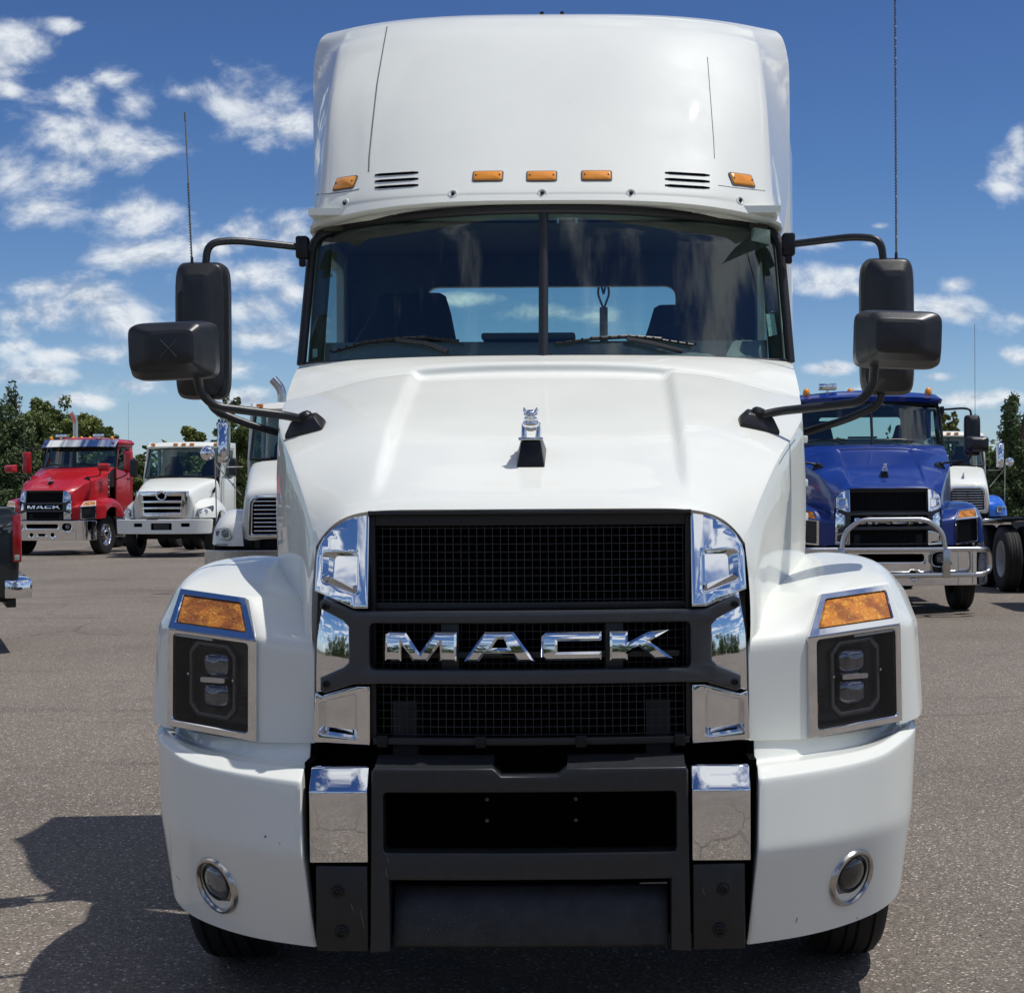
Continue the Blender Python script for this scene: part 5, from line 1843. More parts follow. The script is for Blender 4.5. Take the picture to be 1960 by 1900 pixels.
def chrome_mirror(root, s, x, y, z0, z1, zr, rx, foot):
    """tall chrome truck mirror on door brackets and a round convex mirror on a tripod"""
    dm = MB().rings([ring((x, y + 0.06, (z0 + z1) / 2), 0.10, (z1 - z0) / 2, 0.35), ring((x, y, (z0 + z1) / 2), 0.11, (z1 - z0) / 2 + 0.01, 0.4), ring((x, y - 0.07, (z0 + z1) / 2), 0.075, (z1 - z0) / 2 - 0.04, 0.5)]).build('door_mirror', M['chrome'], root, ang=60)
    MB().rings([ring((x, y + 0.066, (z0 + z1) / 2), 0.085, (z1 - z0) / 2 - 0.03, 0.3), ring((x, y + 0.060, (z0 + z1) / 2), 0.088, (z1 - z0) / 2 - 0.026, 0.3)]).build('mirror_glass', M['mirrorglass'], dm)
    MB().tube(arcpath([(x, y, z1 - 0.02), (x, y, z1 + 0.07), (x - 0.30 * s, y + 0.1, z1 + 0.07)], 0.05), 0.012, 6).build('mirror_arm', M['steel'], root)
    MB().tube(arcpath([(x, y, z0 + 0.02), (x, y, z0 - 0.08), (x - 0.30 * s, y + 0.1, z0 - 0.08)], 0.05), 0.012, 6).build('mirror_arm', M['steel'], root)
    fx, fy, fz = foot
    rm = MB().lathe([(0.0001, -0.05), (0.06, -0.045), (0.10, -0.025), (0.118, 0.0), (0.122, 0.012)], (rx, fy - 0.15, zr), (0, 1, 0), 28).build('round_mirror', M['chrome'], root, ang=60)
    MB().lathe([(0.120, 0.012), (0.06, 0.022), (0.0001, 0.026)], (rx, fy - 0.15, zr), (0, 1, 0), 28).build('mirror_glass', M['mirrorglass'], rm, ang=60)
    ex = rx + 0.13 * -s
    MB().tube(arcpath([(rx, fy - 0.18, zr), (rx + 0.06 * -s, fy - 0.19, zr + 0.06), (ex, fy - 0.16, zr - 0.05), (ex, fy - 0.10, fz - 0.42)], 0.03), 0.011, 6).build('mirror_stay', M['steel'], root)
    MB().tube([(ex, fy - 0.16, zr - 0.17), (fx, fy, fz)], 0.011, 6).build('mirror_stay', M['steel'], root)


def loftgrid(name, rows, pm, root, levels=2, crease=None, flip=False):
    return cage(name, rows, pm, root, crease, levels, 0.01, flip=flip, ang=50)


def vision_truck(name, label, pm, fender_m, bumper_m, loc, rz=0.0, stack=True, group=None):
    """older conventional tractor with an upright rounded grille of bright bars"""
    root = empty(name, loc, rz)
    tag(root, label, 'truck', group)
    W = 1.02
    generic_cab(root, pm, W, 2.25, 3.22, 1.85, 2.05, 3.15, 0.16, 5, split=True)
    # bonnet: rows run from the nose to the scuttle
    def hr(y, zc, w, zs_, wl, zl):
        c = [(0, y, zc), (w * 0.55, y + 0.01, zc - 0.01), (w * 0.86, y + 0.03, zc - 0.045), (w, y + 0.06, zs_), (wl, y + 0.10, zl)]
        return [(-a, b, d) for a, b, d in reversed(c[1:])] + c
    rows = [hr(0.16, 0.98, 0.62, 0.98, 0.66, 0.98), hr(0.12, 1.60, 0.60, 1.55, 0.66, 1.10), hr(0.16, 1.78, 0.62, 1.68, 0.68, 1.20), hr(0.5, 1.93, 0.70, 1.82, 0.74, 1.25), hr(1.1, 2.09, 0.84, 1.98, 0.88, 1.30), hr(1.75, 2.24, 0.98, 2.14, 1.00, 1.30)]
    loftgrid('hood', rows, pm, root, 3, {('r', 1): 0.3})
    # grille
    gf = plate('grille_frame', [rounded([(-0.52, 1.00), (0.52, 1.00), (0.50, 1.66), (-0.50, 1.66)], [0.05, 0.05, 0.16, 0.16], 6), rounded([(-0.46, 1.05), (0.46, 1.05), (0.44, 1.61), (-0.44, 1.61)], [0.03, 0.03, 0.12, 0.12], 6)],
               0.045, 0.06, M['chrome'], root, 0.01)
    plate('grille_back', [rounded([(-0.48, 1.03), (0.48, 1.03), (0.46, 1.63), (-0.46, 1.63)], 0.05, 4)], 0.09, 0.02, M['black'], gf, 0.002)
    for k in range(8):
        z = 1.10 + k * 0.066
        MB().box((0, 0.065, z), (0.86, 0.03, 0.018)).build('grille_bar', M['chrome'], gf, bevel=0.004)
    MB().box((0, 0.045, 1.30), (0.02, 0.02, 0.4)).build('grille_post', M['chrome'], gf)
    for s in (-1, 1):
        R = [
            [(0.62, 0.15, 0.86), (0.80, 0.16, 0.86), (1.06, 0.26, 0.86), (1.22, 0.48, 0.88), (1.27, 0.70, 0.90), (1.28, 0.74, 0.88)],
            [(0.64, 0.15, 1.06), (0.80, 0.17, 1.08), (1.06, 0.29, 1.08), (1.21, 0.50, 1.08), (1.27, 0.76, 1.06), (1.285, 0.84, 1.02)],
            [(0.66, 0.20, 1.22), (0.82, 0.26, 1.24), (1.03, 0.40, 1.26), (1.17, 0.62, 1.25), (1.25, 0.90, 1.20), (1.285, 0.98, 1.14)],
            [(0.70, 0.45, 1.34), (0.85, 0.55, 1.38), (1.02, 0.72, 1.40), (1.15, 0.92, 1.38), (1.24, 1.10, 1.30), (1.285, 1.15, 1.20)],
            [(0.85, 1.00, 1.44), (0.95, 1.10, 1.46), (1.08, 1.20, 1.45), (1.18, 1.30, 1.40), (1.25, 1.40, 1.30), (1.285, 1.42, 1.16)],
            [(0.98, 1.60, 1.40), (1.05, 1.65, 1.38), (1.12, 1.70, 1.34), (1.20, 1.75, 1.24), (1.25, 1.78, 1.08), (1.285, 1.66, 0.98)]]
        f = cage('fender', [[mir(p, s) for p in r] for r in R], fender_m, root, {('r', 1): 0.2}, 2, 0.012, flip=(s < 0), ang=50)
        # oval twin lamp
        def lp(a, b, d):
            x = 0.80 + 0.36 * a
            return Vector(((x) * s, 0.165 + 0.26 * a * a + 0.05 * a + 0.02 * b + d, 0.955 + 0.20 * b))
        lpz = rounded([(0, 0), (1, 0.05), (1, 0.85), (0.15, 1)], 0.28, 5)
        hb = MB()
        hb.rings([[lp(a, b, 0.03) for a, b in lpz], [lp(a, b, -0.022) for a, b in lpz], [lp(0.5 + (a - 0.5) * 0.92, 0.5 + (b - 0.5) * 0.88, -0.030) for a, b in lpz]], cap=False)
        hl = hb.build('headlight', M['lens'], root, ang=40)
        cc = MB()
        l2 = [lp(0.5 + (a - 0.5) * 0.92, 0.5 + (b - 0.5) * 0.88, -0.028) for a, b in lpz]
        cc.add(l2, [tuple(range(len(l2)))])
        cc.build('lamp_lens', M['pearl'], hl, ang=60)
        for a, r in ((0.36, 0.066), (0.76, 0.045)):
            o = MB().lathe([(r, 0.0), (r * 0.92, -0.008), (r * 0.8, 0.004), (0.0001, -0.006)], (0, 0, 0), (0, 1, 0), 20).build('reflector', M['lens'], hl)
            xform(o, frame_at(lp(a, 0.5, -0.03), Vector((0.35 * s, -1, 0))))
        MB().box((0.98 * s, 0.21, 0.885), (0.20, 0.03, 0.022)).build('marker_strip', M['pearl'], root)
    # bumper
    def bend(p):
        a = abs(p.x)
        return Vector((p.x, p.y + 0.10 * a * a + 0.7 * max(0, a - 1.05) ** 1.3, p.z))
    plate('bumper', [rounded([(-1.27, 0.42), (1.27, 0.42), (1.27, 0.80), (-1.27, 0.80)], 0.03, 3), rounded([(-0.35, 0.54), (0.35, 0.54), (0.35, 0.68), (-0.35, 0.68)], 0.03, 3)], -0.02, 0.05, bumper_m, root, 0.01, bend=bend, cut=0.15)
    MB().box((0, 0.12, 0.62), (1.9, 0.04, 0.4)).build('bumper_backing', M['black'], root)
    # small bulldog-like mascot
    MB().tube([(0, 0.42, 1.90), (0, 0.44, 2.0), (0, 0.41, 2.03)], [0.03, 0.022, 0.02], 8).tube([(0, 0.44, 1.97), (0, 0.54, 1.96), (0, 0.56, 1.92)], [0.02, 0.02, 0.014], 8).build('hood_mascot', M['chrome'], root)
    for s in (-1, 1):
        chrome_mirror(root, s, 1.44 * s, 1.98, 2.20, 2.88, 2.34, 1.49 * s, (0.97 * s, 1.35, 1.65))
    if stack:
        for s in (-1,):
            MB().tube(arcpath([(-0.86 * -s, 3.4, 0.9), (-0.86 * -s, 3.4, 3.30), (-0.86 * -s - 0.0, 3.42, 3.40), (-1.04, 3.44, 3.52)], 0.12), 0.075, 14).build('exhaust_stack', M['steel'], root, ang=60)
    build_chassis(root, M['steel'], pm)
    return root


NEARW = vision_truck('parked_truck', 'white older road tractor half hidden behind the left side of the big white one', M['white2'], M['white2'], M['steel'],
                     (px_x(536, 25.8), 25.8 + CAMY, 0), rad(-3), stack=False)
WB = vision_truck('parked_truck', 'white road tractor with bright blue fenders parked behind the dark blue one', M['white'], M['lblue'], M['chrome'],
                  (px_x(1852, 44.5), 44.5 + CAMY, 0), rad(2), stack=False)
# the bent exhaust pipe that rises behind the half hidden truck's cab
MB().tube(arcpath([(-0.80, 3.45, 0.9), (-0.80, 3.45, 3.50), (-0.96, 3.46, 3.68)], 0.16), 0.08, 16).build('exhaust_stack', M['steel'], NEARW, ang=60)


def flat_truck():
    """white medium-duty truck with a wide chrome grille"""
    root = empty('parked_truck', (px_x(309, 42.0), 42.0 + CAMY, 0), rad(-4))
    tag(root, 'white medium duty truck with wide chrome grille and deep white bumper, beside the red truck', 'truck')
    pm = M['white']
    generic_cab(root, pm, 1.02, 2.04, 2.98, 1.55, 1.85, 3.0, 0.10, 5)
    def hr(y, zc, w, zs_, wl, zl):
        c = [(0, y, zc), (w * 0.5, y + 0.01, zc), (w * 0.85, y + 0.03, zc - 0.03), (w, y + 0.07, zs_), (wl, y + 0.14, zl)]
        return [(-a, b, d) for a, b, d in reversed(c[1:])] + c
    rows = [hr(0.10, 1.00, 0.78, 1.0, 0.82, 1.0), hr(0.06, 1.62, 0.72, 1.58, 0.80, 1.15), hr(0.12, 1.72, 0.74, 1.66, 0.82, 1.20), hr(0.5, 1.83, 0.80, 1.76, 0.86, 1.24), hr(1.0, 1.95, 0.90, 1.88, 0.96, 1.30), hr(1.55, 2.03, 1.0, 1.96, 1.03, 1.30)]
    loftgrid('hood', rows, pm, root, 3, {('r', 1): 0.5})
    # winged grille
    def bd(p):
        return Vector((p.x, p.y + 0.10 * p.x * p.x, p.z))
    gf = plate('grille_frame', [[(-0.68, 1.68), (0.68, 1.68), (0.66, 1.50), (0.60, 1.03), (-0.60, 1.03), (-0.66, 1.50)], [(-0.50, 1.56), (0.50, 1.56), (0.46, 1.10), (-0.46, 1.10)]], 0.015, 0.06, M['chrome'], root, 0.012, bend=bd, cut=0.1)
    plate('grille_back', [[(-0.60, 1.60), (0.60, 1.60), (0.56, 1.06), (-0.56, 1.06)]], 0.06, 0.02, M['black'], gf, 0.002, bend=bd, cut=0.1)
    for z, h in ((1.415, 0.060), (1.255, 0.055), (1.12, 0.045)):
        plate('grille_bar', [[(-0.52, z - h / 2), (0.52, z - h / 2), (0.53, z + h / 2), (-0.53, z + h / 2)]], 0.0, 0.05, M['chrome'], gf, 0.012, bend=bd, cut=0.1)
    em = MB().lathe([(0.085, 0.03), (0.088, -0.012), (0.108, -0.022), (0.124, -0.012), (0.126, 0.03)], (0, 0, 0), (0, 1, 0), 32).build('emblem', M['chrome'], root, ang=40)
    em.data.transform(Matrix.Translation((0, -0.01, 1.57)) @ Matrix.Diagonal((1.12, 1, 1, 1)))
    d = plate('emblem_bar', [[(-0.10, 1.565), (0.0, 1.648), (0.10, 1.565), (0.10, 1.575), (0.0, 1.492), (-0.10, 1.575)]], -0.02, 0.02, M['black'], em, 0.002)
    for s in (-1, 1):
        R = [
            [(0.78, 0.12, 1.00), (0.92, 0.16, 1.00), (1.08, 0.30, 1.00), (1.18, 0.52, 1.00), (1.22, 0.66, 1.0), (1.225, 0.70, 0.98)],
            [(0.80, 0.13, 1.22), (0.92, 0.19, 1.22), (1.08, 0.35, 1.22), (1.17, 0.58, 1.20), (1.215, 0.74, 1.18), (1.225, 0.80, 1.12)],
            [(0.80, 0.22, 1.38), (0.92, 0.34, 1.36), (1.04, 0.50, 1.34), (1.13, 0.70, 1.30), (1.20, 0.88, 1.25), (1.225, 0.95, 1.18)],
            [(0.88, 0.60, 1.50), (0.97, 0.75, 1.46), (1.06, 0.90, 1.43), (1.14, 1.05, 1.38), (1.20, 1.18, 1.30), (1.225, 1.20, 1.20)],
            [(0.98, 1.30, 1.50), (1.03, 1.35, 1.46), (1.08, 1.40, 1.40), (1.15, 1.48, 1.32), (1.20, 1.55, 1.18), (1.225, 1.55, 1.02)]]
        cage('fender', [[mir(p, s) for p in r] for r in R], pm, root, {('r', 1): 0.2}, 2, 0.012, flip=(s < 0), ang=50)
        def lp(a, b, d):
            x = 0.83 + 0.33 * a
            return Vector((x * s, 0.10 + 0.42 * a * a + 0.06 * b + d, 1.035 + (0.20 + 0.08 * a) * b))
        lpz = rounded([(0, 0), (1, 0.12), (1, 1), (0.12, 0.85)], 0.10, 4)
        hb = MB()
        hb.rings([[lp(a, b, 0.05) for a, b in lpz], [lp(a, b, 0.012) for a, b in lpz], [lp(0.5 + (a - 0.5) * 0.93, 0.5 + (b - 0.5) * 0.88, 0.002) for a, b in lpz]], cap=False)
        hl = hb.build('headlight', M['lampbody'], root, ang=40)
        l2 = [lp(0.5 + (a - 0.5) * 0.93, 0.5 + (b - 0.5) * 0.88, 0.002) for a, b in lpz]
        MB().add(l2, [tuple(range(len(l2)))]).build('lamp_lens', M['lens'], hl)
        for a, r in ((0.30, 0.055), (0.66, 0.055)):
            o = MB().lathe([(r, 0.0), (r * 0.9, -0.010), (r * 0.7, 0.004), (0.0001, -0.004)], (0, 0, 0), (0, 1, 0), 16).build('reflector', M['chrome'], hl)
            xform(o, frame_at(lp(a, 0.5, 0.0), Vector((0.5 * s, -1, 0))))
        plate('side_vent', [[(1.06, 1.62), (1.30, 1.64), (1.34, 1.78), (1.16, 1.70)]], 0.965 * s + (0.01 * s), 0.02, M['black'], root, 0.003, axis='X')
        chrome_mirror(root, s, 1.30 * s, 1.7, 2.0, 2.5, 2.0, 1.20 * s, (1.0 * s, 0.9, 1.5)) if False else None
        dm = MB().rings([ring((1.33 * s, 1.76, 2.30), 0.11, 0.24, 0.4), ring((1.33 * s, 1.68, 2.30), 0.09, 0.20, 0.5)]).build('door_mirror', M['plastic'], root, ang=60)
        MB().tube([(1.25 * s, 1.72, 2.46), (1.03 * s, 1.80, 2.5)], 0.014, 6).build('mirror_arm', M['bolt'], root)
        MB().tube([(1.25 * s, 1.72, 2.12), (1.03 * s, 1.75, 2.02)], 0.014, 6).build('mirror_arm', M['bolt'], root)
    def bend(p):
        a = abs(p.x)
        return Vector((p.x, p.y + 0.08 * a * a + 0.9 * max(0, a - 1.0) ** 1.3, p.z))
    b = plate('bumper', [rounded([(-1.22, 0.60), (1.22, 0.60), (1.25, 0.97), (-1.25, 0.97)], 0.04, 3), rounded([(-0.27, 0.70), (0.27, 0.70), (0.27, 0.87), (-0.27, 0.87)], 0.01, 2),
                          [(-0.72, 0.78), (-0.50, 0.78), (-0.50, 0.87), (-0.72, 0.87)], [(0.50, 0.78), (0.72, 0.78), (0.72, 0.87), (0.50, 0.87)]], -0.06, 0.08, pm, root, 0.02, bend=bend, cut=0.15)
    MB().box((0, 0.12, 0.80), (2.0, 0.04, 0.34)).build('bumper_backing', M['black'], root)
    MB().box((0, -0.02, 0.785), (0.40, 0.02, 0.14)).build('plate_mount', M['plastic'], b, bevel=0.004)
    MB().box((-0.47, 4.2, 0.85), (0.08, 7.0, 0.24)).box((0.47, 4.2, 0.85), (0.08, 7.0, 0.24)).build('frame_rails', M['under'], root)
    MB().box((0, 1.0, 0.5), (1.9, 0.12, 0.12)).build('front_axle', M['under'], root)
    MB().box((0, 1.6, 0.78), (1.1, 2.2, 0.45)).build('engine_underside', M['under'], root)
    for s in (-1, 1):
        build_wheel(root, 1.03 * s, 1.05, 0.50, 0.27, s, M['steel'])
        build_wheel(root, 1.06 * s, 5.6, 0.50, 0.26, s, M['steel'], dual=True)
    return root


flat_truck()


def black_tractor():
    """rear end of a black tractor: rails and tandem dual wheels with white rims"""
    d = 27.4
    root = empty('parked_truck', (px_x(1905, d) + 1.27, 29.1 + CAMY, 0), rad(180))
    tag(root, 'black truck chassis with white wheel rims at the far right edge of the lot', 'truck')
    wm = plain('white_rim_paint', (0.55, 0.56, 0.56), 0.4)
    for s in (-1, 1):
        for y in (0.54, 1.92):
            build_wheel(root, 1.13 * s, y, 0.53, 0.27, s, wm, dual=True)
        MB().box((0.42 * s, 3.0, 1.0), (0.09, 7.0, 0.26)).build('frame_rail', M['under'], root, bevel=0.01)
        build_wheel(root, 1.10 * s, 6.2, 0.53, 0.28, s, wm)
        MB().box((0.95 * s, 0.0, 0.75), (0.55, 0.02, 0.62)).build('mud_flap', M['rubber'], root) if False else None
        MB().box((0.98 * s, 1.2, 1.14), (0.60, 2.0, 0.05), Matrix.Rotation(rad(3), 3, 'X')).build('mudguard', M['dark'], root, bevel=0.02)
    for y in (0.54, 1.92):
        MB().tube([(-1.0, y, 0.53), (1.0, y, 0.53)], 0.09, 12).ball((0, y, 0.55), (0.26, 0.24, 0.26), 14, 10).build('axle', M['under'], root)
    MB().box((0, 0.15, 0.98), (0.9, 0.12, 0.28)).build('rear_crossmember', M['under'], root, bevel=0.01)
    MB().lathe([(0.0001, 0.05), (0.48, 0.05), (0.50, 0.03), (0.50, 0.0), (0.0001, 0.0)], (0, 1.2, 1.18), (0, 0, 1), 28).build('fifth_wheel', M['under'], root)
    MB().rings([ring((0, 4.4, 1.9), 1.05, 0.85, 0.1), ring((0, 6.0, 1.95), 1.05, 0.90, 0.1), ring((0, 6.6, 1.6), 1.02, 0.5, 0.1)]).build('cab', M['dark'], root, ang=40)
    MB().rings([ring((0, 6.2, 1.35), 0.95, 0.45, 0.2), ring((0, 8.1, 1.2), 0.75, 0.40, 0.3)]).build('hood', M['dark'], root, ang=40)
    return root


black_tractor()


def pickup():
    """tail of a dark pickup pointing left; only its rear corner is in the frame"""
    d = 18.0
    xr = px_x(37, d)
    y0 = d + CAMY
    root = empty('pickup_truck', (xr, y0, 0), rad(23))
    tag(root, 'dark grey pickup truck with red tail lamp, its rear corner cut by the left edge', 'pickup')
    pm = M['dark']
    # side profile in x (forward = -x) and z; near flank at y = 0, far flank at y = 2
    side = [(-0.02, 0.62), (0.0, 1.10), (-0.03, 1.52), (-0.10, 1.595), (-1.95, 1.60), (-2.02, 1.58), (-2.35, 1.98), (-3.6, 2.0), (-4.35, 1.52), (-5.6, 1.40), (-5.85, 1.2), (-5.88, 0.65),
            (-5.35, 0.60)] + [(-4.85 + 0.5 * math.cos(t), 0.52 + 0.5 * math.sin(t)) for t in [rad(180 - 20 * k) for k in range(0, 10)]][::1] + [(-1.9, 0.55)] + [(-1.25 + 0.5 * math.cos(t), 0.52 + 0.5 * math.sin(t)) for t in [rad(175 - 20 * k) for k in range(0, 9)]] + [(-0.6, 0.58)]
    win = rounded([(-2.35, 1.62), (-2.50, 1.92), (-3.50, 1.93), (-4.05, 1.60)], 0.05, 3)
    for y, dd in ((0.0, 0.08), (1.92, 0.08)):
        # plate() faces -Y
        plate('body_side', [side, win], y, dd, pm, root, 0.03, ang=35)
        MB().add([(a, y + 0.04, b) for a, b in win], [tuple(range(len(win)))]).build('side_window', M['sideglass'], root)
    MB().box((-1.0, 1.0, 0.85), (1.95, 1.86, 0.06)).build('bed_floor', pm, root)
    MB().box((-0.04, 1.0, 1.20), (0.06, 1.84, 0.66)).build('tailgate', pm, root, bevel=0.02)
    MB().box((-2.95, 1.0, 1.99), (1.3, 1.85, 0.04)).build('roof', pm, root, bevel=0.015)
    MB().box((-2.05, 1.0, 1.60), (0.04, 1.8, 0.75)).build('cab_back', M['sideglass'], root)
    MB().box((-5.0, 1.0, 1.42), (1.3, 1.8, 0.06), Matrix.Rotation(rad(4), 3, 'Y')).build('hood', pm, root, bevel=0.02)
    MB().box((-2.9, 1.0, 0.7), (5.6, 1.6, 0.3)).build('frame', M['under'], root)
    # flare over the wheel and a raised lower moulding
    arch = [(-1.25 + 0.53 * math.cos(t), 0.52 + 0.53 * math.sin(t)) for t in [rad(15 + 10 * k) for k in range(0, 16)]]
    MB().tube([(a, -0.012, b) for a, b in arch], 0.028, 8).build('arch_moulding', M['plastic'], root, ang=60)
    MB().tube([(-0.02, -0.006, 1.40), (-0.6, -0.012, 1.30), (-1.3, -0.012, 1.24)], [0.006, 0.012, 0.010], 6).build('body_crease', pm, root, ang=60)
    tl = MB().rings([[(-0.075, -0.014, z), (0.012, -0.010, z), (0.022, 0.03, z), (0.018, 0.16, z), (-0.075, 0.16, z)] for z in (0.99, 1.22, 1.50)]).build('tail_lamp', M['redlens'], root, bevel=0.008)
    MB().box((-0.03, -0.017, 1.04), (0.05, 0.008, 0.06)).build('reverse_lens', M['pearl'], tl, bevel=0.003)
    MB().rings([[(-0.16, -0.03, z), (0.05, -0.03, z), (0.13, 0.03, z), (0.14, 1.97, z), (-0.16, 1.97, z)] for z in (0.60, 0.80)]).build('rear_bumper', M['chrome'], root, bevel=0.015)
    MB().box((-0.08, 1.0, 0.54), (0.10, 1.7, 0.10)).build('bumper_valance', M['plastic'], root, bevel=0.01)
    # the 4x4 decal, flat print as thin vinyl on the bed side
    def stroke(pts, r=0.012):
        return pts
    dx, dz, k = -0.40, 1.31, 0.13
    g = lambda a, b: (dx + (a + 0.35 * b) * k, dz + b * k)
    four = [g(0.62, 0), g(0.62, 0.25), g(0.85, 0.25), g(0.85, 0.42), g(0.62, 0.42), g(0.62, 1.0), g(0.40, 1.0), g(-0.05, 0.42), g(-0.05, 0.25), g(0.40, 0.25), g(0.40, 0)]
    ex = [(0.0, 0.0), (0.22, 0.0), (0.36, 0.20), (0.50, 0.0), (0.74, 0.0), (0.48, 0.34), (0.72, 0.66), (0.50, 0.66), (0.37, 0.48), (0.25, 0.66), (0.02, 0.66), (0.26, 0.34)]
    plate('decal', [four], -0.003, 0.002, M['decal'], root, 0.0003)
    plate('decal', [[g(a + 0.85, b) for a, b in ex]], -0.003, 0.002, M['decal'], root, 0.0003)
    plate('decal', [[(a + 1.72 * k, b) for a, b in four]], -0.003, 0.002, M['decal'], root, 0.0003)
    sw = [(-0.95, 1.22), (-0.60, 1.30), (-0.40, 1.33), (-0.43, 1.37), (-0.52, 1.46), (-0.72, 1.49), (-0.60, 1.42), (-0.62, 1.36), (-0.80, 1.30)]
    plate('decal', [sw], -0.003, 0.002, M['decal'], root, 0.0003)
    for x in (-1.25, -4.85):
        for y, s in ((0.16, -1), (1.84, 1)):
            w = build_wheel_y(root, x, y, 0.41, 0.27, s)
    return root


def build_wheel_y(root, x, y, R, w, s):
    h = w / 2
    o, d = (x, y, R), (0, s, 0)
    ty = MB().lathe([(R * 0.60, -h * 0.8), (R * 0.75, -h), (R * 0.94, -h * 0.93), (R, -h * 0.7), (R, h * 0.7), (R * 0.94, h * 0.93), (R * 0.75, h), (R * 0.60, h * 0.8)], o, d, 36).build('wheel', M['tyre'], root)
    MB().lathe([(R * 0.61, h * 0.8), (R * 0.55, h * 0.6), (R * 0.45, h * 0.35), (R * 0.2, h * 0.7), (0.0001, h * 0.75)], o, d, 28).build('rim', M['steel'], ty, ang=35)
    return ty


M['decal'] = plain('grey_decal', (0.22, 0.25, 0.26), 0.5)
pickup()


# ------------------------------------------------------------------ trees
def crown_mesh(name, clumps, nleaf, size, mat, droop=0.3, seed=1, inner=0.45):
    rnd = random.Random(seed)
    vs, fs = [], []
    tot = sum(c[3] ** 2 for c in clumps)
    for (cx, cy, cz, r, rz) in clumps:
        n = int(nleaf * r * r / tot)
        for _ in range(n):
            t = rnd.uniform(0, 2 * math.pi)
            z = rnd.uniform(-1, 1)
            q = math.sqrt(1 - z * z)
            rr = r * (inner + (1 - inner) * rnd.random() ** 0.5) * rnd.uniform(0.88, 1.12)
            c = Vector((cx + rr * q * math.cos(t), cy + rr * q * math.sin(t), cz + rz / r * rr * z))
            nrm = Vector((rnd.gauss(0, 1), rnd.gauss(0, 1), rnd.gauss(0.5, 1))).normalized()
            a = nrm.orthogonal().normalized()
            a = (Matrix.Rotation(rnd.uniform(0, 6.28), 3, nrm) @ a)
            b = nrm.cross(a)
            s = size * rnd.uniform(0.6, 1.4)
            i = len(vs)
            fold = nrm * s * 0.25
            vs += [c - a * s, c - b * s * 0.5 + fold, c + a * s, c + b * s * 0.5 + fold]
            fs += [(i, i + 1, i + 2), (i, i + 2, i + 3)]
    me = bpy.data.meshes.new(name)
    me.from_pydata([tuple(v) for v in vs], [], fs)
    me.materials.append(mat)
    return me


def trunk_mesh(h, r, limbs, seed):
    rnd = random.Random(seed)
    mb = MB()
    pts = [Vector((rnd.uniform(-0.1, 0.1) * k, rnd.uniform(-0.1, 0.1) * k, h * k / 5)) for k in range(6)]
    mb.tube(pts, [r * (1 - 0.14 * k) for k in range(6)], 8)
    for (tx, ty, tz) in limbs:
        k = rnd.randint(1, 3)
        a = pts[k]
        e = Vector((tx, ty, tz))
        m = a.lerp(e, 0.5) + Vector((0, 0, 0.15))
        mb.tube([a, m, e], [r * 0.5, r * 0.3, r * 0.08], 6)
    return mb


TREE_N = {}


def tree(kind, x, y, h, w, seed, label, leafm, nleaf=7000, size=0.10, conifer=False, group=None, rag=1.0):
    rnd = random.Random(seed)
    root = empty('conifer_tree' if conifer else 'deciduous_tree', (x, y, 0))
    tag(root, label, 'tree', group)
    clumps = []
    if conifer:
        n = 26
        for k in range(n):
            f = k / (n - 1)
            z = h * (0.08 + 0.90 * f)
            rr = w * 0.5 * (1 - f) ** 0.8 + 0.12
            for _ in range(5 if f < 0.8 else 2):
                t = rnd.uniform(0, 6.28)
                q = rr * rnd.uniform(0.35, 0.95)
                clumps.append((q * math.cos(t), q * math.sin(t), z + rnd.uniform(-0.15, 0.15), max(0.2, rr * 0.42 * rnd.uniform(0.7, 1.3)), max(0.16, 0.3 * rnd.uniform(0.7, 1.3))))
    else:
        for k in range(90):
            t = rnd.uniform(0, 6.28)
            z = rnd.uniform(0.10, 1.0)
            env = math.sin(min(1.0, z * 1.05) * math.pi * 0.80 + 0.35) ** 0.7 if z < 0.98 else 0.25
            q = w * 0.5 * env * rnd.uniform(0.25, 0.95)
            r = w * rnd.uniform(0.10, 0.19) * (1.0 if z < 0.8 else 0.65) * rag
            clumps.append((q * math.cos(t), q * math.sin(t), h * z * 0.93, r, r * rnd.uniform(0.6, 0.9)))
        for k in range(14):      # twiggy outer sprays
            t = rnd.uniform(0, 6.28)
            z = rnd.uniform(0.5, 1.0)
            q = w * 0.5 * rnd.uniform(0.55, 0.90) * (1.10 - 0.65 * z)
            clumps.append((q * math.cos(t), q * math.sin(t), h * z * 0.97, w * 0.07, w * 0.09))
    me = crown_mesh('crown', clumps, int(nleaf * 2.6), size * 0.8, leafm, seed=seed)
    link('crown', me, None, root)
    limbs = [(c[0] * 0.9, c[1] * 0.9, c[2]) for c in rnd.sample(clumps, 12)]
    trunk_mesh(h * (0.95 if conifer else 0.6), 0.16 if h > 4 else 0.1, [] if conifer else limbs, seed).build('trunk', M['bark'], root, ang=60)
    return root


def tree_at(u, v, d, wpx, **k):
    x = px_x(u, d)
    h = H + (VPY - v) * d / FPX
    return tree(None, x, d + CAMY, h, wpx * d / FPX, **k)


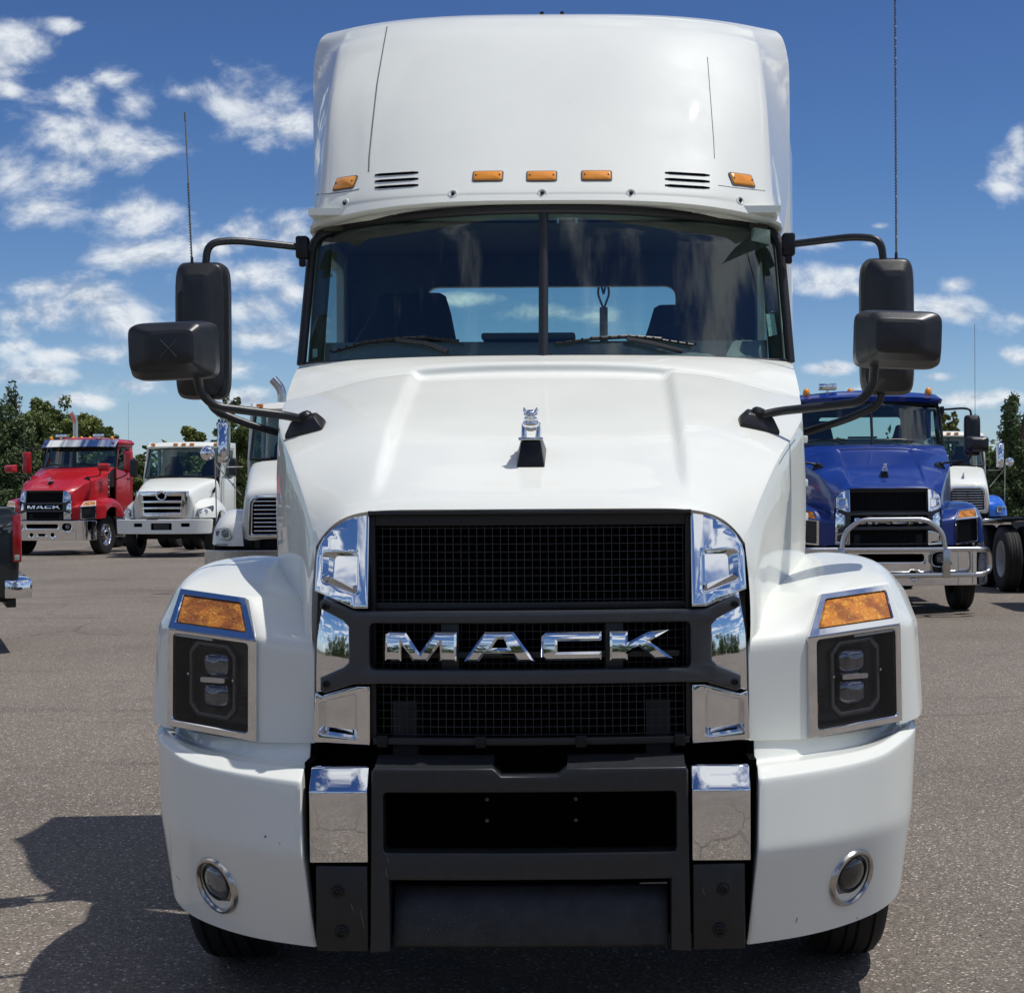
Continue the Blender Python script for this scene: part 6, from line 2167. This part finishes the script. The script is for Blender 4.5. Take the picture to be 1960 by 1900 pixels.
tree_at(-40, 758, 66, 190, seed=11, label='dark green bushy tree cut by the left edge behind the red truck', leafm=M['leaf_b'], nleaf=15000, size=0.10)
tree_at(24, 738, 64, 150, seed=12, label='tall dark conifer with a pointed top behind the red truck', leafm=M['needle'], nleaf=14000, size=0.09, conifer=True)
tree_at(95, 752, 67, 170, seed=13, label='dense round green tree behind the red truck exhaust', leafm=M['leaf_a'], nleaf=16000, size=0.10)
tree_at(160, 782, 66, 150, seed=14, label='lighter green bushy tree right of the round tree behind the red truck', leafm=M['leaf_c'], nleaf=14000, size=0.10)
tree_at(205, 800, 64, 80, seed=15, label='thin ragged sapling above the red truck mirror', leafm=M['leaf_a'], nleaf=3500, size=0.09, rag=0.7)
tree_at(262, 862, 69, 110, seed=16, label='low green bush seen between the red truck and the white one beside it', leafm=M['leaf_b'], nleaf=7000, size=0.10)
tree_at(368, 805, 66, 100, seed=17, label='yellow green round tree above the roof of the medium duty white truck', leafm=M['leaf_c'], nleaf=9000, size=0.10)
tree_at(440, 745, 58, 105, seed=18, label='open airy tree with sky showing through, under the left mirror arms', leafm=M['leaf_a'], nleaf=6500, size=0.085, rag=0.75)
tree_at(500, 800, 66, 120, seed=19, label='green tree behind the windscreen of the half hidden white truck', leafm=M['leaf_b'], nleaf=9000, size=0.10)
tree_at(1816, 785, 62, 70, seed=20, label='small ragged tree right of the blue truck cab', leafm=M['leaf_c'], nleaf=3500, size=0.09, rag=0.75)
tree_at(1870, 850, 66, 110, seed=21, label='low dark tree behind the truck with blue fenders', leafm=M['leaf_b'], nleaf=8000, size=0.10)
tree_at(1938, 772, 60, 100, seed=22, label='dark conifer at the right edge behind the round mirror', leafm=M['needle'], nleaf=12000, size=0.085, conifer=True)
tree_at(1985, 800, 63, 130, seed=23, label='broad dark tree cut by the right edge of the picture', leafm=M['leaf_b'], nleaf=12000, size=0.10)

# far wood closing the view, and the one behind the photographer that the chrome mirrors
def wood(name, label, x0, x1, y, n, h, seed, size=0.16):
    rnd = random.Random(seed)
    cl = []
    for k in range(n):
        x = lerp(x0, x1, (k + rnd.random()) / n)
        r = rnd.uniform(1.2, 2.4)
        for q in range(3):
            cl.append((x + rnd.uniform(-1, 1), y + rnd.uniform(-1.5, 1.5), h * (0.2 + 0.3 * q) * rnd.uniform(0.8, 1.15), r * (1.1 - 0.2 * q), r * (1.0 - 0.15 * q)))
    me = crown_mesh(name, cl, 26000, size, M['leaf_b'], seed=seed, inner=0.3)
    o = link(name, me, None, None)
    tag(o, label, kind='stuff')
    return o


wood('far_wood', 'low dark wood along the far edge of the lot', -40, 40, 68, 46, 3.2, 31, 0.20)
wood('woodland_edge', 'leafy wood edge across the lot, reflected in the chrome', -60, 60, -52, 60, 7.0, 32, 0.34)


def grit():
    """loose stones and leaf crumbs lying on the near asphalt"""
    rnd = random.Random(44)
    mb = MB()
    for _ in range(900):
        x, y = rnd.uniform(-7, 6), rnd.uniform(-1.5, 16)
        r = rnd.choice((0.003, 0.004, 0.006, 0.009)) * (1 + max(0, y) * 0.05)
        a = rnd.uniform(0, 6.28)
        c = Vector((x, y, r * 0.25))
        mb.add([c + Vector((r * math.cos(a), r * math.sin(a), 0)), c + Vector((r * math.cos(a + 2.2), r * math.sin(a + 2.2), 0)), c + Vector((r * math.cos(a + 4.1), r * math.sin(a + 4.1), 0)), c + Vector((0, 0, r * 0.9))],
               [(0, 2, 1), (0, 1, 3), (1, 2, 3), (2, 0, 3)])
    o = mb.build('loose_grit', plain('grit', (0.30, 0.27, 0.23), 0.9, 0, 0.5, 30))
    tag(o, 'loose grit and small stones scattered on the asphalt', kind='stuff')


grit()
